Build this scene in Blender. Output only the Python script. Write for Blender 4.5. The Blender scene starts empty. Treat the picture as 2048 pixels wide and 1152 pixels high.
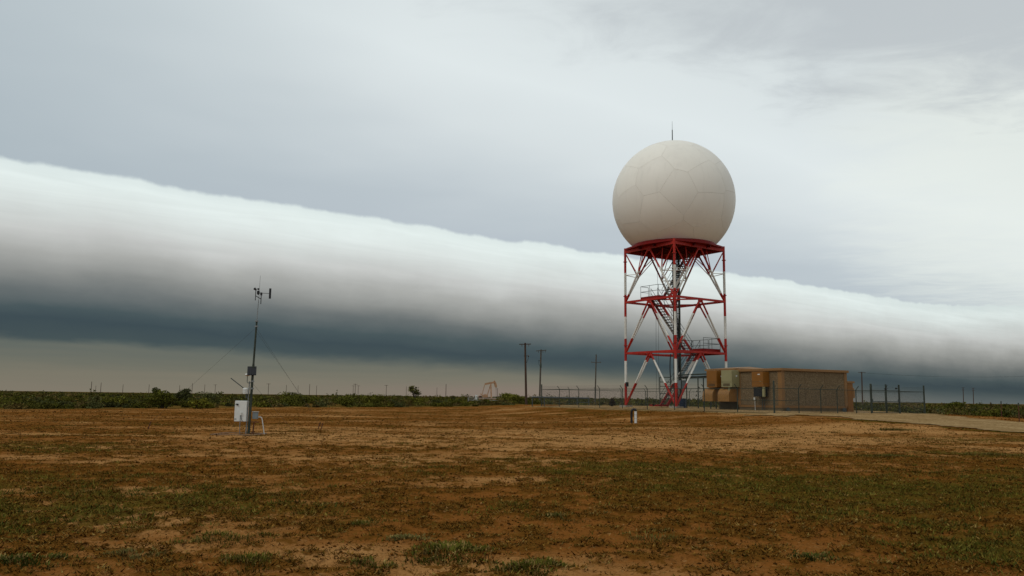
import bpy, bmesh, math, random
import numpy as np
from mathutils import Vector, Matrix

random.seed(7)
RNG = np.random.default_rng(11)
scene = bpy.context.scene
COL = scene.collection

# ------------------------------------------------------------------ camera
cam_data = bpy.data.cameras.new('camera')
cam_data.sensor_width = 36.0
cam_data.lens = 28.83
cam_data.clip_start = 0.1
cam_data.clip_end = 20000
cam = bpy.data.objects.new('camera', cam_data)
COL.objects.link(cam)
cam.matrix_world = (Matrix.Translation((0, 0, 1.65))
                    @ Matrix.Rotation(math.radians(90 + 7.59), 4, 'X')
                    @ Matrix.Rotation(0.0132, 4, 'Z'))
scene.camera = cam

# ------------------------------------------------------------------ colour management
scene.view_settings.view_transform = 'Standard'
scene.view_settings.look = 'None'
scene.view_settings.gamma = 1.0
scene.view_settings.use_curve_mapping = False
scene.view_settings.exposure = 0.0

SUN_EL, SUN_AZ = math.radians(52), math.radians(-125)      # azimuth clockwise from +Y


def lin(r, g, b):
    f = lambda c: (c / 255 / 12.92) if c / 255 <= 0.04045 else ((c / 255 + 0.055) / 1.055) ** 2.4
    return (f(r), f(g), f(b), 1.0)


# ------------------------------------------------------------------ small node language
class NT:
    def __init__(s, tree):
        s.t = tree
        s.n = tree.nodes
        s.l = tree.links

    def put(s, sock, v):
        if hasattr(v, 'is_output'):
            s.l.new(v, sock)
        else:
            sock.default_value = v

    def math(s, op, a, b=0.0, c=None, clamp=False):
        n = s.n.new('ShaderNodeMath'); n.operation = op; n.use_clamp = clamp
        s.put(n.inputs[0], a); s.put(n.inputs[1], b)
        if c is not None:
            s.put(n.inputs[2], c)
        return n.outputs[0]

    def add(s, a, b): return s.math('ADD', a, b)
    def sub(s, a, b): return s.math('SUBTRACT', a, b)
    def mul(s, a, b): return s.math('MULTIPLY', a, b)
    def div(s, a, b): return s.math('DIVIDE', a, b)

    def step(s, v, lo, hi, a=0.0, b=1.0, kind='SMOOTHSTEP'):
        n = s.n.new('ShaderNodeMapRange'); n.interpolation_type = kind
        s.put(n.inputs[0], v); s.put(n.inputs[1], lo); s.put(n.inputs[2], hi)
        s.put(n.inputs[3], a); s.put(n.inputs[4], b)
        return n.outputs[0]

    def mix(s, f, a, b, mode='MIX'):
        n = s.n.new('ShaderNodeMix'); n.data_type = 'RGBA'; n.blend_type = mode
        s.put(n.inputs[0], f)
        s.put(n.inputs[6], a if hasattr(a, 'is_output') else (*a[:3], 1.0))
        s.put(n.inputs[7], b if hasattr(b, 'is_output') else (*b[:3], 1.0))
        return n.outputs[2]

    def ramp(s, f, stops, interp='LINEAR'):
        n = s.n.new('ShaderNodeValToRGB'); n.color_ramp.interpolation = interp
        e = n.color_ramp.elements
        while len(e) < len(stops):
            e.new(0.5)
        for el, (p, c) in zip(e, stops):
            el.position = p; el.color = (*c[:3], 1.0)
        s.put(n.inputs[0], f)
        return n.outputs[0]

    def noise(s, vec, scale=1.0, detail=4.0, rough=0.55, dist=0.0, color=False):
        n = s.n.new('ShaderNodeTexNoise')
        if vec is not None:
            s.put(n.inputs['Vector'], vec)
        s.put(n.inputs['Scale'], scale); s.put(n.inputs['Detail'], detail)
        s.put(n.inputs['Roughness'], rough); s.put(n.inputs['Distortion'], dist)
        return n.outputs[1 if color else 0]

    def voronoi(s, vec, scale, feature='F1', out='Distance'):
        n = s.n.new('ShaderNodeTexVoronoi'); n.feature = feature
        s.put(n.inputs['Vector'], vec); s.put(n.inputs['Scale'], scale)
        return n.outputs[out]

    def xyz(s, x, y, z):
        n = s.n.new('ShaderNodeCombineXYZ')
        s.put(n.inputs[0], x); s.put(n.inputs[1], y); s.put(n.inputs[2], z)
        return n.outputs[0]

    def sep(s, v):
        n = s.n.new('ShaderNodeSeparateXYZ'); s.put(n.inputs[0], v)
        return n.outputs

    def coord(s, kind='Object'):
        return s.n.new('ShaderNodeTexCoord').outputs[kind]

    def attr(s, name, out='Fac'):
        n = s.n.new('ShaderNodeAttribute'); n.attribute_name = name
        return n.outputs[out]

    def bump(s, h, strength=0.3, dist=0.02):
        n = s.n.new('ShaderNodeBump')
        s.put(n.inputs['Strength'], strength); s.put(n.inputs['Distance'], dist); s.put(n.inputs['Height'], h)
        return n.outputs[0]


# ------------------------------------------------------------------ sky: overcast sheet with a long roll cloud
world = bpy.data.worlds.new('World')
scene.world = world
world.use_nodes = True
W = NT(world.node_tree)
W.n.clear()
dvec = W.coord('Generated')
dx, dy, dz = W.sep(dvec)
CA, SA = 0.804, 0.595                                   # the roll lies square to azimuth -36.5 degrees
dn = W.add(W.mul(dx, -SA), W.mul(dy, CA))
da = W.add(W.mul(dx, CA), W.mul(dy, SA))
dnc = W.math('MAXIMUM', dn, 0.04)
t = W.div(dz, dnc)                                      # slope across the roll
s_ = W.div(da, dnc)                                     # distance along the roll
front = W.step(dn, 0.03, 0.16)
n_slow = W.sub(W.noise(W.xyz(W.mul(s_, 2.6), 0.0, 3.1), 1.0, 2.0, 0.5), 0.5)
n_fast = W.sub(W.noise(W.xyz(W.mul(s_, 13.0), W.mul(t, 6.0), 8.2), 1.0, 3.0, 0.5), 0.5)
n_fine = W.sub(W.noise(W.xyz(W.mul(s_, 46.0), W.mul(t, 46.0), 1.7), 1.0, 4.0, 0.6), 0.5)
top = W.add(W.add(W.add(0.2415, W.step(s_, 1.9, 2.7, 0.0, 0.034)), W.mul(n_slow, 0.022)), W.add(W.mul(n_fast, 0.020), W.mul(n_fine, 0.006)))
n_b = W.sub(W.noise(W.xyz(W.mul(dx, 8.0), W.mul(dz, 16.0), 5.5), 1.0, 4.0, 0.5), 0.5)
bot = W.add(W.sub(0.058, W.mul(W.math('MINIMUM', s_, 3.0), 0.0205)), W.mul(n_b, 0.026))
v = W.div(W.sub(t, bot), W.sub(top, bot))
streak = W.sub(W.noise(W.xyz(W.mul(s_, 2.4), W.mul(t, 26.0), 0.4), 1.0, 4.0, 0.5), 0.5)
billow = W.sub(W.noise(W.xyz(W.mul(s_, 6.0), W.mul(t, 16.0), 9.4), 1.0, 5.0, 0.55), 0.5)
vv = W.add(v, W.add(W.mul(streak, 0.11), W.mul(billow, 0.13)))
roll = W.ramp(vv, [(0.0, lin(64, 78, 81)), (0.10, lin(55, 70, 77)), (0.17, lin(68, 82, 86)), (0.28, lin(103, 109, 109)), (0.38, lin(136, 138, 135)),
                   (0.50, lin(170, 171, 167)), (0.63, lin(202, 204, 201)), (0.79, lin(219, 226, 223)),
                   (0.92, lin(231, 241, 238)), (1.0, lin(222, 233, 231))])
# torn wisps and ripples lying along the upper side of the roll
wisp = W.noise(W.xyz(W.add(W.mul(s_, 3.0), W.mul(t, 9.0)), W.mul(t, 52.0), 4.4), 1.0, 6.0, 0.62, 0.6)
wspan = W.mul(W.step(v, 0.35, 0.75), W.step(v, 1.02, 0.9))
gain = W.add(W.add(1.0, W.mul(W.mul(W.sub(wisp, 0.5), 0.28), wspan)), W.mul(W.step(s_, 0.9, 2.6), -0.10))
rg = W.n.new('ShaderNodeVectorMath'); rg.operation = 'SCALE'
W.put(rg.inputs[0], roll); W.put(rg.inputs['Scale'], gain)
roll = rg.outputs[0]
# high sheet above the roll
hz = W.math('MAXIMUM', dz, 0.06)
pv = W.xyz(W.div(dx, hz), W.div(dy, hz), 0.0)
n_high = W.sub(W.noise(pv, 0.8, 3.0, 0.5), 0.5)
th = W.add(t, W.mul(n_high, 0.12))
high = W.ramp(W.math('MINIMUM', th, 1.0), [(0.20, lin(184, 194, 202)), (0.27, lin(190, 200, 206)), (0.33, lin(203, 212, 216)), (0.40, lin(217, 225, 227)), (0.50, lin(227, 235, 236)), (0.75, lin(216, 224, 225)), (1.0, lin(212, 219, 221))])
wd_ = W.step(W.add(dx, W.mul(n_high, 0.2)), -0.62, -0.05)
high = W.mix(wd_, W.mix(0.75, high, lin(170, 183, 190)), high)
n_pat = W.noise(W.xyz(W.div(dx, hz), W.mul(W.div(dy, hz), 1.3), 2.0), 2.2, 7.0, 0.6, 0.5)
pm = W.add(W.add(W.sub(dz, 0.44), W.mul(dx, 0.30)), W.mul(W.sub(n_pat, 0.5), 0.26))
pm = W.step(pm, -0.02, 0.10)
# bright thin place towards the veiled sun side
gx = W.n.new('ShaderNodeVectorMath'); gx.operation = 'DOT_PRODUCT'
W.put(gx.inputs[0], dvec); gx.inputs[1].default_value = (0.545, 0.800, 0.250)
glow = W.step(W.add(gx.outputs['Value'], W.mul(W.sub(n_pat, 0.5), 0.03)), 0.968, 1.0)
high = W.mix(W.mul(glow, 0.6), high, lin(238, 244, 236))
high = W.mix(W.mul(pm, 0.85), high, lin(189, 196, 200))
# clear strip under the roll
n_low = W.sub(W.noise(W.xyz(W.mul(s_, 2.0), W.mul(t, 90.0), 7.0), 1.0, 4.0, 0.5), 0.5)
n_scud = W.sub(W.noise(W.xyz(W.mul(dx, 5.0), W.mul(dz, 70.0), 2.2), 1.0, 5.0, 0.55, 0.4), 0.5)
zl = W.add(dz, W.add(W.mul(n_low, 0.006), W.mul(n_scud, 0.030)))
low = W.ramp(W.mul(zl, 16.0), [(0.0, lin(127, 120, 106)), (0.25, lin(121, 117, 103)), (0.5, lin(109, 110, 99)), (0.75, lin(99, 104, 97)), (1.0, lin(92, 100, 95))])
low = W.mix(W.step(s_, 0.8, 2.3, 0.0, 0.85), low, lin(88, 98, 100))
low = W.mix(W.mul(W.step(W.math('ABSOLUTE', W.sub(dx, 0.0)), 0.30, 0.0), W.step(dz, 0.022, 0.004)), low, lin(132, 119, 108))
m_top = W.step(t, W.sub(top, 0.0032), W.add(top, 0.0032))
n_tear = W.sub(W.noise(W.xyz(W.mul(dx, 11.0), W.mul(dz, 60.0), 6.1), 1.0, 6.0, 0.6, 0.3), 0.5)
soft = W.step(s_, 0.15, 1.1, 0.006, 0.020)
m_bot = W.step(W.add(t, W.mul(n_tear, 0.016)), W.sub(bot, soft), W.add(bot, soft))
cloud = W.mix(m_bot, low, roll)
cloud = W.mix(m_top, cloud, high)
cloud = W.mix(front, high, cloud)
cloud = W.mix(W.step(dz, -0.02, 0.0), (0.09, 0.055, 0.025), cloud)
sky = W.n.new('ShaderNodeTexSky')
sky.sky_type = 'NISHITA'; sky.sun_disc = False
sky.sun_elevation = SUN_EL; sky.sun_rotation = SUN_AZ
nish = W.n.new('ShaderNodeVectorMath'); nish.operation = 'SCALE'
W.put(nish.inputs[0], sky.outputs[0]); nish.inputs['Scale'].default_value = 0.08
final = W.mix(0.04, cloud, nish.outputs[0])
bg = W.n.new('ShaderNodeBackground')
W.put(bg.inputs[0], final); bg.inputs[1].default_value = 1.0
wo = W.n.new('ShaderNodeOutputWorld')
W.l.new(bg.outputs[0], wo.inputs[0])
world.cycles.sampling_method = 'MANUAL'
world.cycles.sample_map_resolution = 512

# ------------------------------------------------------------------ sun, veiled by cloud
sun_d = bpy.data.lights.new('sun', 'SUN')
sun_d.energy = 1.0
sun_d.angle = math.radians(24)
sun_d.color = (1.0, 0.95, 0.88)
sun = bpy.data.objects.new('sun', sun_d)
COL.objects.link(sun)
sd = Vector((math.sin(SUN_AZ) * math.cos(SUN_EL), math.cos(SUN_AZ) * math.cos(SUN_EL), math.sin(SUN_EL)))
sun.rotation_euler = sd.to_track_quat('Z', 'Y').to_euler()

scene.cycles.max_bounces = 6
scene.cycles.diffuse_bounces = 3
scene.cycles.use_denoising = True

# ------------------------------------------------------------------ materials
MATS = {}


def mat(name, col, rough=0.7, var=0.15, scale=3.0, col2=None, metallic=0.0, bump=0.0, bscale=30.0, spec=0.3):
    """Painted / raw surface with uneven tone, some wear colour and fine relief."""
    m = bpy.data.materials.new(name); m.use_nodes = True
    T = NT(m.node_tree); b = T.n['Principled BSDF']
    co = T.coord('Object')
    n1 = T.noise(co, scale, 5.0, 0.6)
    n2 = T.noise(co, scale * 7.3, 4.0, 0.6)
    f = T.add(T.mul(n1, 0.65), T.mul(n2, 0.35))
    dark = tuple(c * (1 - var) for c in col[:3]); lite = tuple(min(1, c * (1 + var)) for c in col[:3])
    c = T.mix(T.step(f, 0.32, 0.68), dark, lite)
    if col2 is not None:
        c = T.mix(T.step(T.noise(co, scale * 2.1, 6.0, 0.7), 0.56, 0.70), c, col2)
    T.put(b.inputs['Base Color'], c)
    T.put(b.inputs['Roughness'], T.step(n2, 0.2, 0.8, max(0.05, rough - 0.1), min(1, rough + 0.1)))
    b.inputs['Metallic'].default_value = metallic
    b.inputs['Specular IOR Level'].default_value = spec
    if bump:
        T.put(b.inputs['Normal'], T.bump(T.noise(co, bscale, 4.0, 0.6), bump, 0.02))
    MATS[name] = m
    return m


M_GALV = mat('galvanised_steel', (0.20, 0.215, 0.21), 0.5, 0.2, 4, metallic=0.3)
M_GREENPOST = mat('weathered_post_steel', (0.046, 0.056, 0.044), 0.7, 0.3, 4, col2=(0.085, 0.075, 0.055), spec=0.08)
M_DARKSTEEL = mat('dark_steel', (0.045, 0.055, 0.052), 0.55, 0.25, 4)
M_WIRE = mat('fence_wire', (0.055, 0.062, 0.058), 0.6, 0.1, 4)
M_RED = mat('red_paint', (0.20, 0.008, 0.006), 0.5, 0.2, 1.2, col2=(0.18, 0.013, 0.010), spec=0.15)
M_REDDK = mat('maroon_paint', (0.10, 0.006, 0.006), 0.6, 0.2, 1.2, spec=0.15)
M_SEAM = mat('radome_joint', (0.42, 0.375, 0.30), 0.8, 0.35, 1.1)
M_WHITE = mat('white_enamel', (0.62, 0.63, 0.59), 0.4, 0.05, 5)
M_BLACK = mat('black_plastic', (0.012, 0.012, 0.013), 0.5, 0.2, 6)
M_SOLAR = mat('solar_cells', (0.008, 0.009, 0.012), 0.6, 0.2, 30, spec=0.1)
M_TAN = mat('tan_fascia', (0.225, 0.115, 0.038), 0.6, 0.08, 1.5)
M_BROWN = mat('brown_unit_paint', (0.215, 0.085, 0.011), 0.5, 0.08, 2)
M_OCHRE = mat('ochre_hood_paint', (0.27, 0.130, 0.032), 0.5, 0.08, 2)
M_BEIGE = mat('beige_unit_paint', (0.26, 0.235, 0.115), 0.5, 0.06, 2)
M_LOUVRE = mat('louvre_dark_paint', (0.10, 0.06, 0.025), 0.6, 0.1, 4)  # dark brown paint of the louvre slats and panel joints
M_CONC = mat('concrete', (0.30, 0.26, 0.20), 0.9, 0.15, 2.0, bump=0.3)
M_PLINTH = mat('dark_concrete', (0.115, 0.082, 0.042), 0.9, 0.2, 2.0, bump=0.3)
M_WOOD = mat('creosoted_wood', (0.060, 0.034, 0.020), 0.85, 0.3, 2.5, bump=0.4)
M_WOODG = mat('weathered_wood', (0.085, 0.068, 0.050), 0.85, 0.25, 2.5, bump=0.4)
M_TIMBER = mat('grey_timber', (0.21, 0.125, 0.07), 0.9, 0.2, 4, bump=0.3)
M_ORANGE = mat('orange_machine_paint', (0.36, 0.20, 0.105), 0.6, 0.15, 1.5)
M_CERAM = mat('insulator_glaze', (0.05, 0.045, 0.04), 0.3, 0.1, 5)
M_BLUE = mat('blue_drum_paint', (0.008, 0.020, 0.045), 0.5, 0.2, 3)
M_BARK = mat('shrub_bark', (0.040, 0.028, 0.018), 0.9, 0.2, 6)
M_PVC = mat('grey_conduit', (0.42, 0.41, 0.37), 0.5, 0.08, 5)
M_GREYBOX = mat('blue_grey_box', (0.16, 0.19, 0.20), 0.5, 0.1, 5)
M_RUST = mat('rusty_iron', (0.085, 0.030, 0.015), 0.85, 0.3, 6)
M_BIRD = mat('black_feathers', (0.010, 0.009, 0.010), 0.7, 0.3, 20)
M_BIRDW = mat('pale_feathers', (0.5, 0.42, 0.36), 0.8, 0.1, 20)


def mat_bands():
    """Aviation obstruction paint: red and white bands of equal height up the tower."""
    m = bpy.data.materials.new('banded_tower_paint'); m.use_nodes = True
    T = NT(m.node_tree); b = T.n['Principled BSDF']
    co = T.coord('Object')
    z = T.sep(co)[2]
    k = T.math('MODULO', T.math('FLOOR', T.div(T.math('MINIMUM', z, 15.0), 2.157)), 2.0)
    n = T.noise(co, 1.3, 5.0, 0.6); n2 = T.noise(co, 9.0, 4.0, 0.6)
    red = T.mix(T.step(n, 0.35, 0.65), (0.32, 0.013, 0.007), (0.41, 0.023, 0.011))
    wht = T.mix(T.step(n, 0.35, 0.65), (0.58, 0.56, 0.49), (0.70, 0.68, 0.61))
    wht = T.mix(T.step(n2, 0.60, 0.75), wht, (0.45, 0.38, 0.30))
    T.put(b.inputs['Base Color'], T.mix(k, red, wht))
    b.inputs['Roughness'].default_value = 0.5
    b.inputs['Specular IOR Level'].default_value = 0.25
    return m


M_BAND = mat_bands()


def mat_radome():
    """Gel-coated panels: slight tone difference from panel to panel, faint rain streaks and grime."""
    m = bpy.data.materials.new('radome_skin'); m.use_nodes = True
    T = NT(m.node_tree); b = T.n['Principled BSDF']
    co = T.coord('Object'); x, y, z = T.sep(co)
    inf = T.n.new('ShaderNodeObjectInfo')
    st = T.noise(T.xyz(T.mul(x, 2.2), T.mul(y, 2.2), T.mul(z, 0.22)), 1.0, 5.0, 0.6)
    gr = T.noise(co, 0.5, 5.0, 0.6)
    f = T.add(T.step(inf.outputs['Random'], 0.0, 1.0, 0.975, 1.025), T.add(T.step(st, 0.5, 0.8, 0.0, -0.07), T.step(gr, 0.5, 0.75, 0.0, -0.04)))
    vm = T.n.new('ShaderNodeVectorMath'); vm.operation = 'SCALE'
    vm.inputs[0].default_value = (0.84, 0.81, 0.72); T.put(vm.inputs['Scale'], f)
    T.put(b.inputs['Base Color'], vm.outputs[0])
    b.inputs['Roughness'].default_value = 0.5
    b.inputs['Specular IOR Level'].default_value = 0.25
    return m


M_CREAM = mat_radome()


def mat_aggregate():
    """Exposed pebble aggregate wall panels."""
    m = bpy.data.materials.new('pebble_aggregate'); m.use_nodes = True
    T = NT(m.node_tree); b = T.n['Principled BSDF']
    co = T.coord('Object')
    cell = T.voronoi(co, 17.0, out='Color')
    d = T.voronoi(co, 17.0)
    r = T.sep(cell)[0]
    c = T.ramp(r, [(0.0, (0.105, 0.067, 0.028)), (0.4, (0.165, 0.112, 0.051)), (0.75, (0.205, 0.143, 0.068)), (1.0, (0.30, 0.22, 0.12))])
    c = T.mix(T.step(d, 0.35, 0.6, 0.0, 0.7), c, (0.09, 0.055, 0.022))
    c = T.mix(T.step(T.noise(co, 0.8, 4.0, 0.6), 0.4, 0.7, 0.0, 0.35), c, (0.13, 0.082, 0.036))
    T.put(b.inputs['Base Color'], c)
    b.inputs['Roughness'].default_value = 0.85
    T.put(b.inputs['Normal'], T.bump(d, -0.5, 0.02))
    return m


M_AGG = mat_aggregate()


def mat_attr_leaf(name, rough=0.8):
    """Foliage or stalks: tone carried per plant, varied by fine noise."""
    m = bpy.data.materials.new(name); m.use_nodes = True
    T = NT(m.node_tree); b = T.n['Principled BSDF']
    c = T.attr('tone', 'Color')
    n = T.noise(T.coord('Object'), 6.0, 3.0, 0.6)
    f = T.step(n, 0.3, 0.7, 0.7, 1.35)
    vm = T.n.new('ShaderNodeVectorMath'); vm.operation = 'SCALE'
    T.put(vm.inputs[0], c); T.put(vm.inputs['Scale'], f)
    T.put(b.inputs['Base Color'], vm.outputs[0])
    b.inputs['Roughness'].default_value = rough
    b.inputs['Specular IOR Level'].default_value = 0.0
    return m


M_LEAF = mat_attr_leaf('foliage')
M_GRASS = mat_attr_leaf('dry_and_green_stalks', 0.9)
M_CLOD = mat_attr_leaf('soil_clods', 0.95)


def mat_ground():
    m = bpy.data.materials.new('red_prairie_soil'); m.use_nodes = True
    T = NT(m.node_tree); b = T.n['Principled BSDF']
    co = T.coord('Object')
    veg = T.attr('veg'); sand = T.attr('sand'); scr = T.attr('scrub'); grv = T.attr('gravel'); hum = T.attr('hum')
    nA = T.noise(co, 0.45, 5.0, 0.62, 0.4)
    nB = T.add(T.mul(T.noise(co, 1.7, 5.0, 0.65), 0.45), T.mul(T.noise(co, 5.2, 6.0, 0.68), 0.55))
    nC = T.noise(co, 8.0, 5.0, 0.68)
    nD = T.noise(co, 30.0, 4.0, 0.65)
    # bare soil between the hummocks: red earth to pale washed sand
    sm = T.add(T.mul(sand, 0.85), T.add(T.mul(T.sub(nA, 0.5), 1.1), T.mul(T.sub(nC, 0.5), 0.7)))
    soil = T.mix(T.step(sm, 0.10, 0.90), (0.190, 0.072, 0.015), (0.385, 0.200, 0.070))
    soil = T.mix(T.step(T.add(T.mul(nC, 0.6), T.mul(nD, 0.4)), 0.50, 0.60, 0.0, 0.55), soil, (0.115, 0.046, 0.009))
    soil = T.mix(T.step(T.noise(co, 14.0, 5.0, 0.7), 0.58, 0.68, 0.0, 0.5), soil, (0.36, 0.215, 0.085))
    # low hummocks matted with dead stalks, olive where grass is coming up
    cm = T.add(nB, T.add(T.mul(T.sub(hum, 0.4), 0.16), T.add(T.mul(T.sub(veg, 0.35), 0.16), T.mul(T.sub(sand, 0.4), -0.13))))
    clump = T.step(cm, 0.470, 0.540)
    mat_ = T.mix(T.step(T.add(T.mul(veg, 0.9), T.mul(T.sub(nA, 0.5), 0.6)), 0.30, 0.85), (0.120, 0.050, 0.008), (0.080, 0.058, 0.008))
    mat_ = T.mix(T.step(nC, 0.55, 0.70, 0.0, 0.55), mat_, (0.19, 0.105, 0.026))
    mat_ = T.mix(T.step(nC, 0.46, 0.34, 0.0, 0.7), mat_, (0.040, 0.019, 0.004))
    soil = T.mix(T.mul(clump, 0.92), soil, mat_)
    soil = T.mix(T.mul(T.step(T.add(scr, T.mul(T.sub(nB, 0.5), 0.5)), 0.3, 0.8), 0.8), soil, (0.095, 0.064, 0.014))
    pale = T.mix(nC, (0.26, 0.175, 0.068), (0.36, 0.26, 0.12))
    soil = T.mix(T.step(T.add(grv, T.mul(T.sub(nB, 0.5), 0.9)), 0.45, 0.85), soil, pale)
    soil = T.mix(T.step(nD, 0.53, 0.68, 0.0, 0.5), soil, (0.060, 0.025, 0.005))
    T.put(b.inputs['Base Color'], soil)
    b.inputs['Roughness'].default_value = 0.95
    b.inputs['Specular IOR Level'].default_value = 0.0
    h = T.add(T.mul(nC, 0.6), T.mul(nD, 0.4))
    T.put(b.inputs['Normal'], T.bump(h, 0.6, 0.05))
    return m


def mat_gravel():
    m = bpy.data.materials.new('caliche_gravel'); m.use_nodes = True
    T = NT(m.node_tree); b = T.n['Principled BSDF']
    co = T.coord('Object')
    n1 = T.noise(co, 0.5, 5.0, 0.6); n2 = T.noise(co, 5.0, 5.0, 0.65); n3 = T.noise(co, 28.0, 3.0, 0.6)
    c = T.mix(T.step(n1, 0.35, 0.65), (0.26, 0.168, 0.074), (0.36, 0.245, 0.118))
    c = T.mix(T.step(n2, 0.48, 0.62, 0.0, 0.8), c, (0.165, 0.098, 0.034))
    c = T.mix(T.step(n3, 0.52, 0.66, 0.0, 0.6), c, (0.12, 0.078, 0.030))
    T.put(b.inputs['Base Color'], c)
    b.inputs['Roughness'].default_value = 0.95
    b.inputs['Specular IOR Level'].default_value = 0.0
    T.put(b.inputs['Normal'], T.bump(T.add(n2, n3), 0.5, 0.03))
    return m


M_GROUND = mat_ground()
M_GRAVEL = mat_gravel()


# ------------------------------------------------------------------ mesh helpers
def vec(*a):
    return Vector(a[0]) if len(a) == 1 else Vector(a)


class MB:
    """Collects shapes for ONE mesh object."""
    def __init__(s):
        s.v = []; s.f = []

    def box(s, c, size, ax=None):
        c = vec(c); ax = ax or (vec(1, 0, 0), vec(0, 1, 0), vec(0, 0, 1))
        a, b_, d = (vec(ax[i]).normalized() * (size[i] / 2) for i in range(3))
        i = len(s.v)
        for sz in (-1, 1):
            for sy in (-1, 1):
                for sx in (-1, 1):
                    s.v.append(c + a * sx + b_ * sy + d * sz)
        for q in ((0, 2, 3, 1), (4, 5, 7, 6), (0, 1, 5, 4), (2, 6, 7, 3), (0, 4, 6, 2), (1, 3, 7, 5)):
            s.f.append(tuple(i + k for k in q))
        return s

    def bar(s, p, q, w, h, up=(0, 0, 1)):
        p = vec(p); q = vec(q); d = q - p
        u = vec(up)
        if abs(d.normalized().dot(u.normalized())) > 0.98:
            u = vec(1, 0, 0)
        side = d.cross(u).normalized(); u2 = side.cross(d).normalized()
        return s.box((p + q) / 2, (d.length, w, h), (d, side, u2))

    def tube(s, p, q, r1, r2=None, n=8, cap=True):
        p = vec(p); q = vec(q); r2 = r1 if r2 is None else r2
        d = (q - p).normalized()
        u = d.orthogonal().normalized(); w = d.cross(u)
        i = len(s.v)
        for (c, r) in ((p, r1), (q, r2)):
            for k in range(n):
                a = 2 * math.pi * k / n
                s.v.append(c + u * (r * math.cos(a)) + w * (r * math.sin(a)))
        for k in range(n):
            k2 = (k + 1) % n
            s.f.append((i + k, i + k2, i + n + k2, i + n + k))
        if cap:
            s.f.append(tuple(i + k for k in reversed(range(n)))); s.f.append(tuple(i + n + k for k in range(n)))
        return s

    def path(s, pts, r, n=6):
        pts = [vec(p) for p in pts]
        rr = r if isinstance(r, (list, tuple)) else [r] * len(pts)
        i = len(s.v); u = None
        for j, p in enumerate(pts):
            d = (pts[min(j + 1, len(pts) - 1)] - pts[max(j - 1, 0)]).normalized()
            u = d.orthogonal().normalized() if u is None else (u - d * u.dot(d)).normalized()
            w = d.cross(u)
            for k in range(n):
                a = 2 * math.pi * k / n
                s.v.append(p + u * (rr[j] * math.cos(a)) + w * (rr[j] * math.sin(a)))
        for j in range(len(pts) - 1):
            for k in range(n):
                k2 = (k + 1) % n
                s.f.append((i + j * n + k, i + j * n + k2, i + (j + 1) * n + k2, i + (j + 1) * n + k))
        s.f.append(tuple(i + k for k in reversed(range(n))))
        s.f.append(tuple(i + (len(pts) - 1) * n + k for k in range(n)))
        return s

    def lathe(s, prof, c=(0, 0, 0), n=16, axis=(0, 0, 1)):
        c = vec(c); d = vec(axis).normalized(); u = d.orthogonal().normalized(); w = d.cross(u)
        i = len(s.v)
        for (r, z) in prof:
            for k in range(n):
                a = 2 * math.pi * k / n
                s.v.append(c + d * z + u * (r * math.cos(a)) + w * (r * math.sin(a)))
        for j in range(len(prof) - 1):
            for k in range(n):
                k2 = (k + 1) % n
                s.f.append((i + j * n + k, i + j * n + k2, i + (j + 1) * n + k2, i + (j + 1) * n + k))
        s.f.append(tuple(i + k for k in reversed(range(n))))
        s.f.append(tuple(i + (len(prof) - 1) * n + k for k in range(n)))
        return s

    def prism(s, pts, ext):
        pts = [vec(p) for p in pts]; e = vec(ext); n = len(pts); i = len(s.v)
        s.v += pts; s.v += [p + e for p in pts]
        s.f.append(tuple(i + k for k in reversed(range(n)))); s.f.append(tuple(i + n + k for k in range(n)))
        for k in range(n):
            k2 = (k + 1) % n
            s.f.append((i + k, i + k2, i + n + k2, i + n + k))
        return s

    def mesh(s, name, m, smooth=False):
        me = bpy.data.meshes.new(name)
        me.from_pydata([tuple(p) for p in s.v], [], s.f)
        bm = bmesh.new(); bm.from_mesh(me)
        bmesh.ops.recalc_face_normals(bm, faces=bm.faces)
        bm.to_mesh(me); bm.free()
        me.materials.append(m)
        if smooth:
            for p in me.polygons:
                p.use_smooth = True
            try:
                me.set_sharp_from_angle(angle=math.radians(40))
            except Exception:
                pass
        return me

    def build(s, name, m, parent=None, smooth=True, loc=None, bevel=0.0):
        o = bpy.data.objects.new(name, s.mesh(name, m, smooth))
        COL.objects.link(o)
        if parent is not None:
            o.parent = parent
        if loc is not None:
            o.location = loc
        if bevel:
            md = o.modifiers.new('bevel', 'BEVEL'); md.width = bevel; md.segments = 2; md.limit_method = 'ANGLE'
        return o


def tag(o, label=None, cat=None, group=None, kind=None):
    if label: o['label'] = label
    if cat: o['category'] = cat
    if group: o['group'] = group
    if kind: o['kind'] = kind
    return o


def thing(name, label, cat, loc=(0, 0, 0), rz=0.0, group=None):
    o = bpy.data.objects.new(name, None)
    o.empty_display_size = 0.3
    COL.objects.link(o)
    o.location = loc; o.rotation_euler = (0, 0, rz)
    return tag(o, label, cat, group)


def np_object(name, verts, tris, m, tone=None, parent=None):
    """One triangle mesh straight from arrays; tone = colour per vertex."""
    me = bpy.data.meshes.new(name)
    nv, nt = len(verts), len(tris)
    me.vertices.add(nv); me.vertices.foreach_set('co', np.ascontiguousarray(verts, np.float32).ravel())
    me.loops.add(nt * 3); me.loops.foreach_set('vertex_index', np.ascontiguousarray(tris, np.int32).ravel())
    me.polygons.add(nt); me.polygons.foreach_set('loop_start', np.arange(0, nt * 3, 3, dtype=np.int32))
    me.update(calc_edges=True)
    if tone is not None:
        a = me.attributes.new('tone', 'FLOAT_COLOR', 'POINT')
        a.data.foreach_set('color', np.ascontiguousarray(np.c_[tone, np.ones(nv)], np.float32).ravel())
    me.materials.append(m)
    o = bpy.data.objects.new(name, me)
    COL.objects.link(o)
    if parent is not None:
        o.parent = parent
    return o


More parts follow.
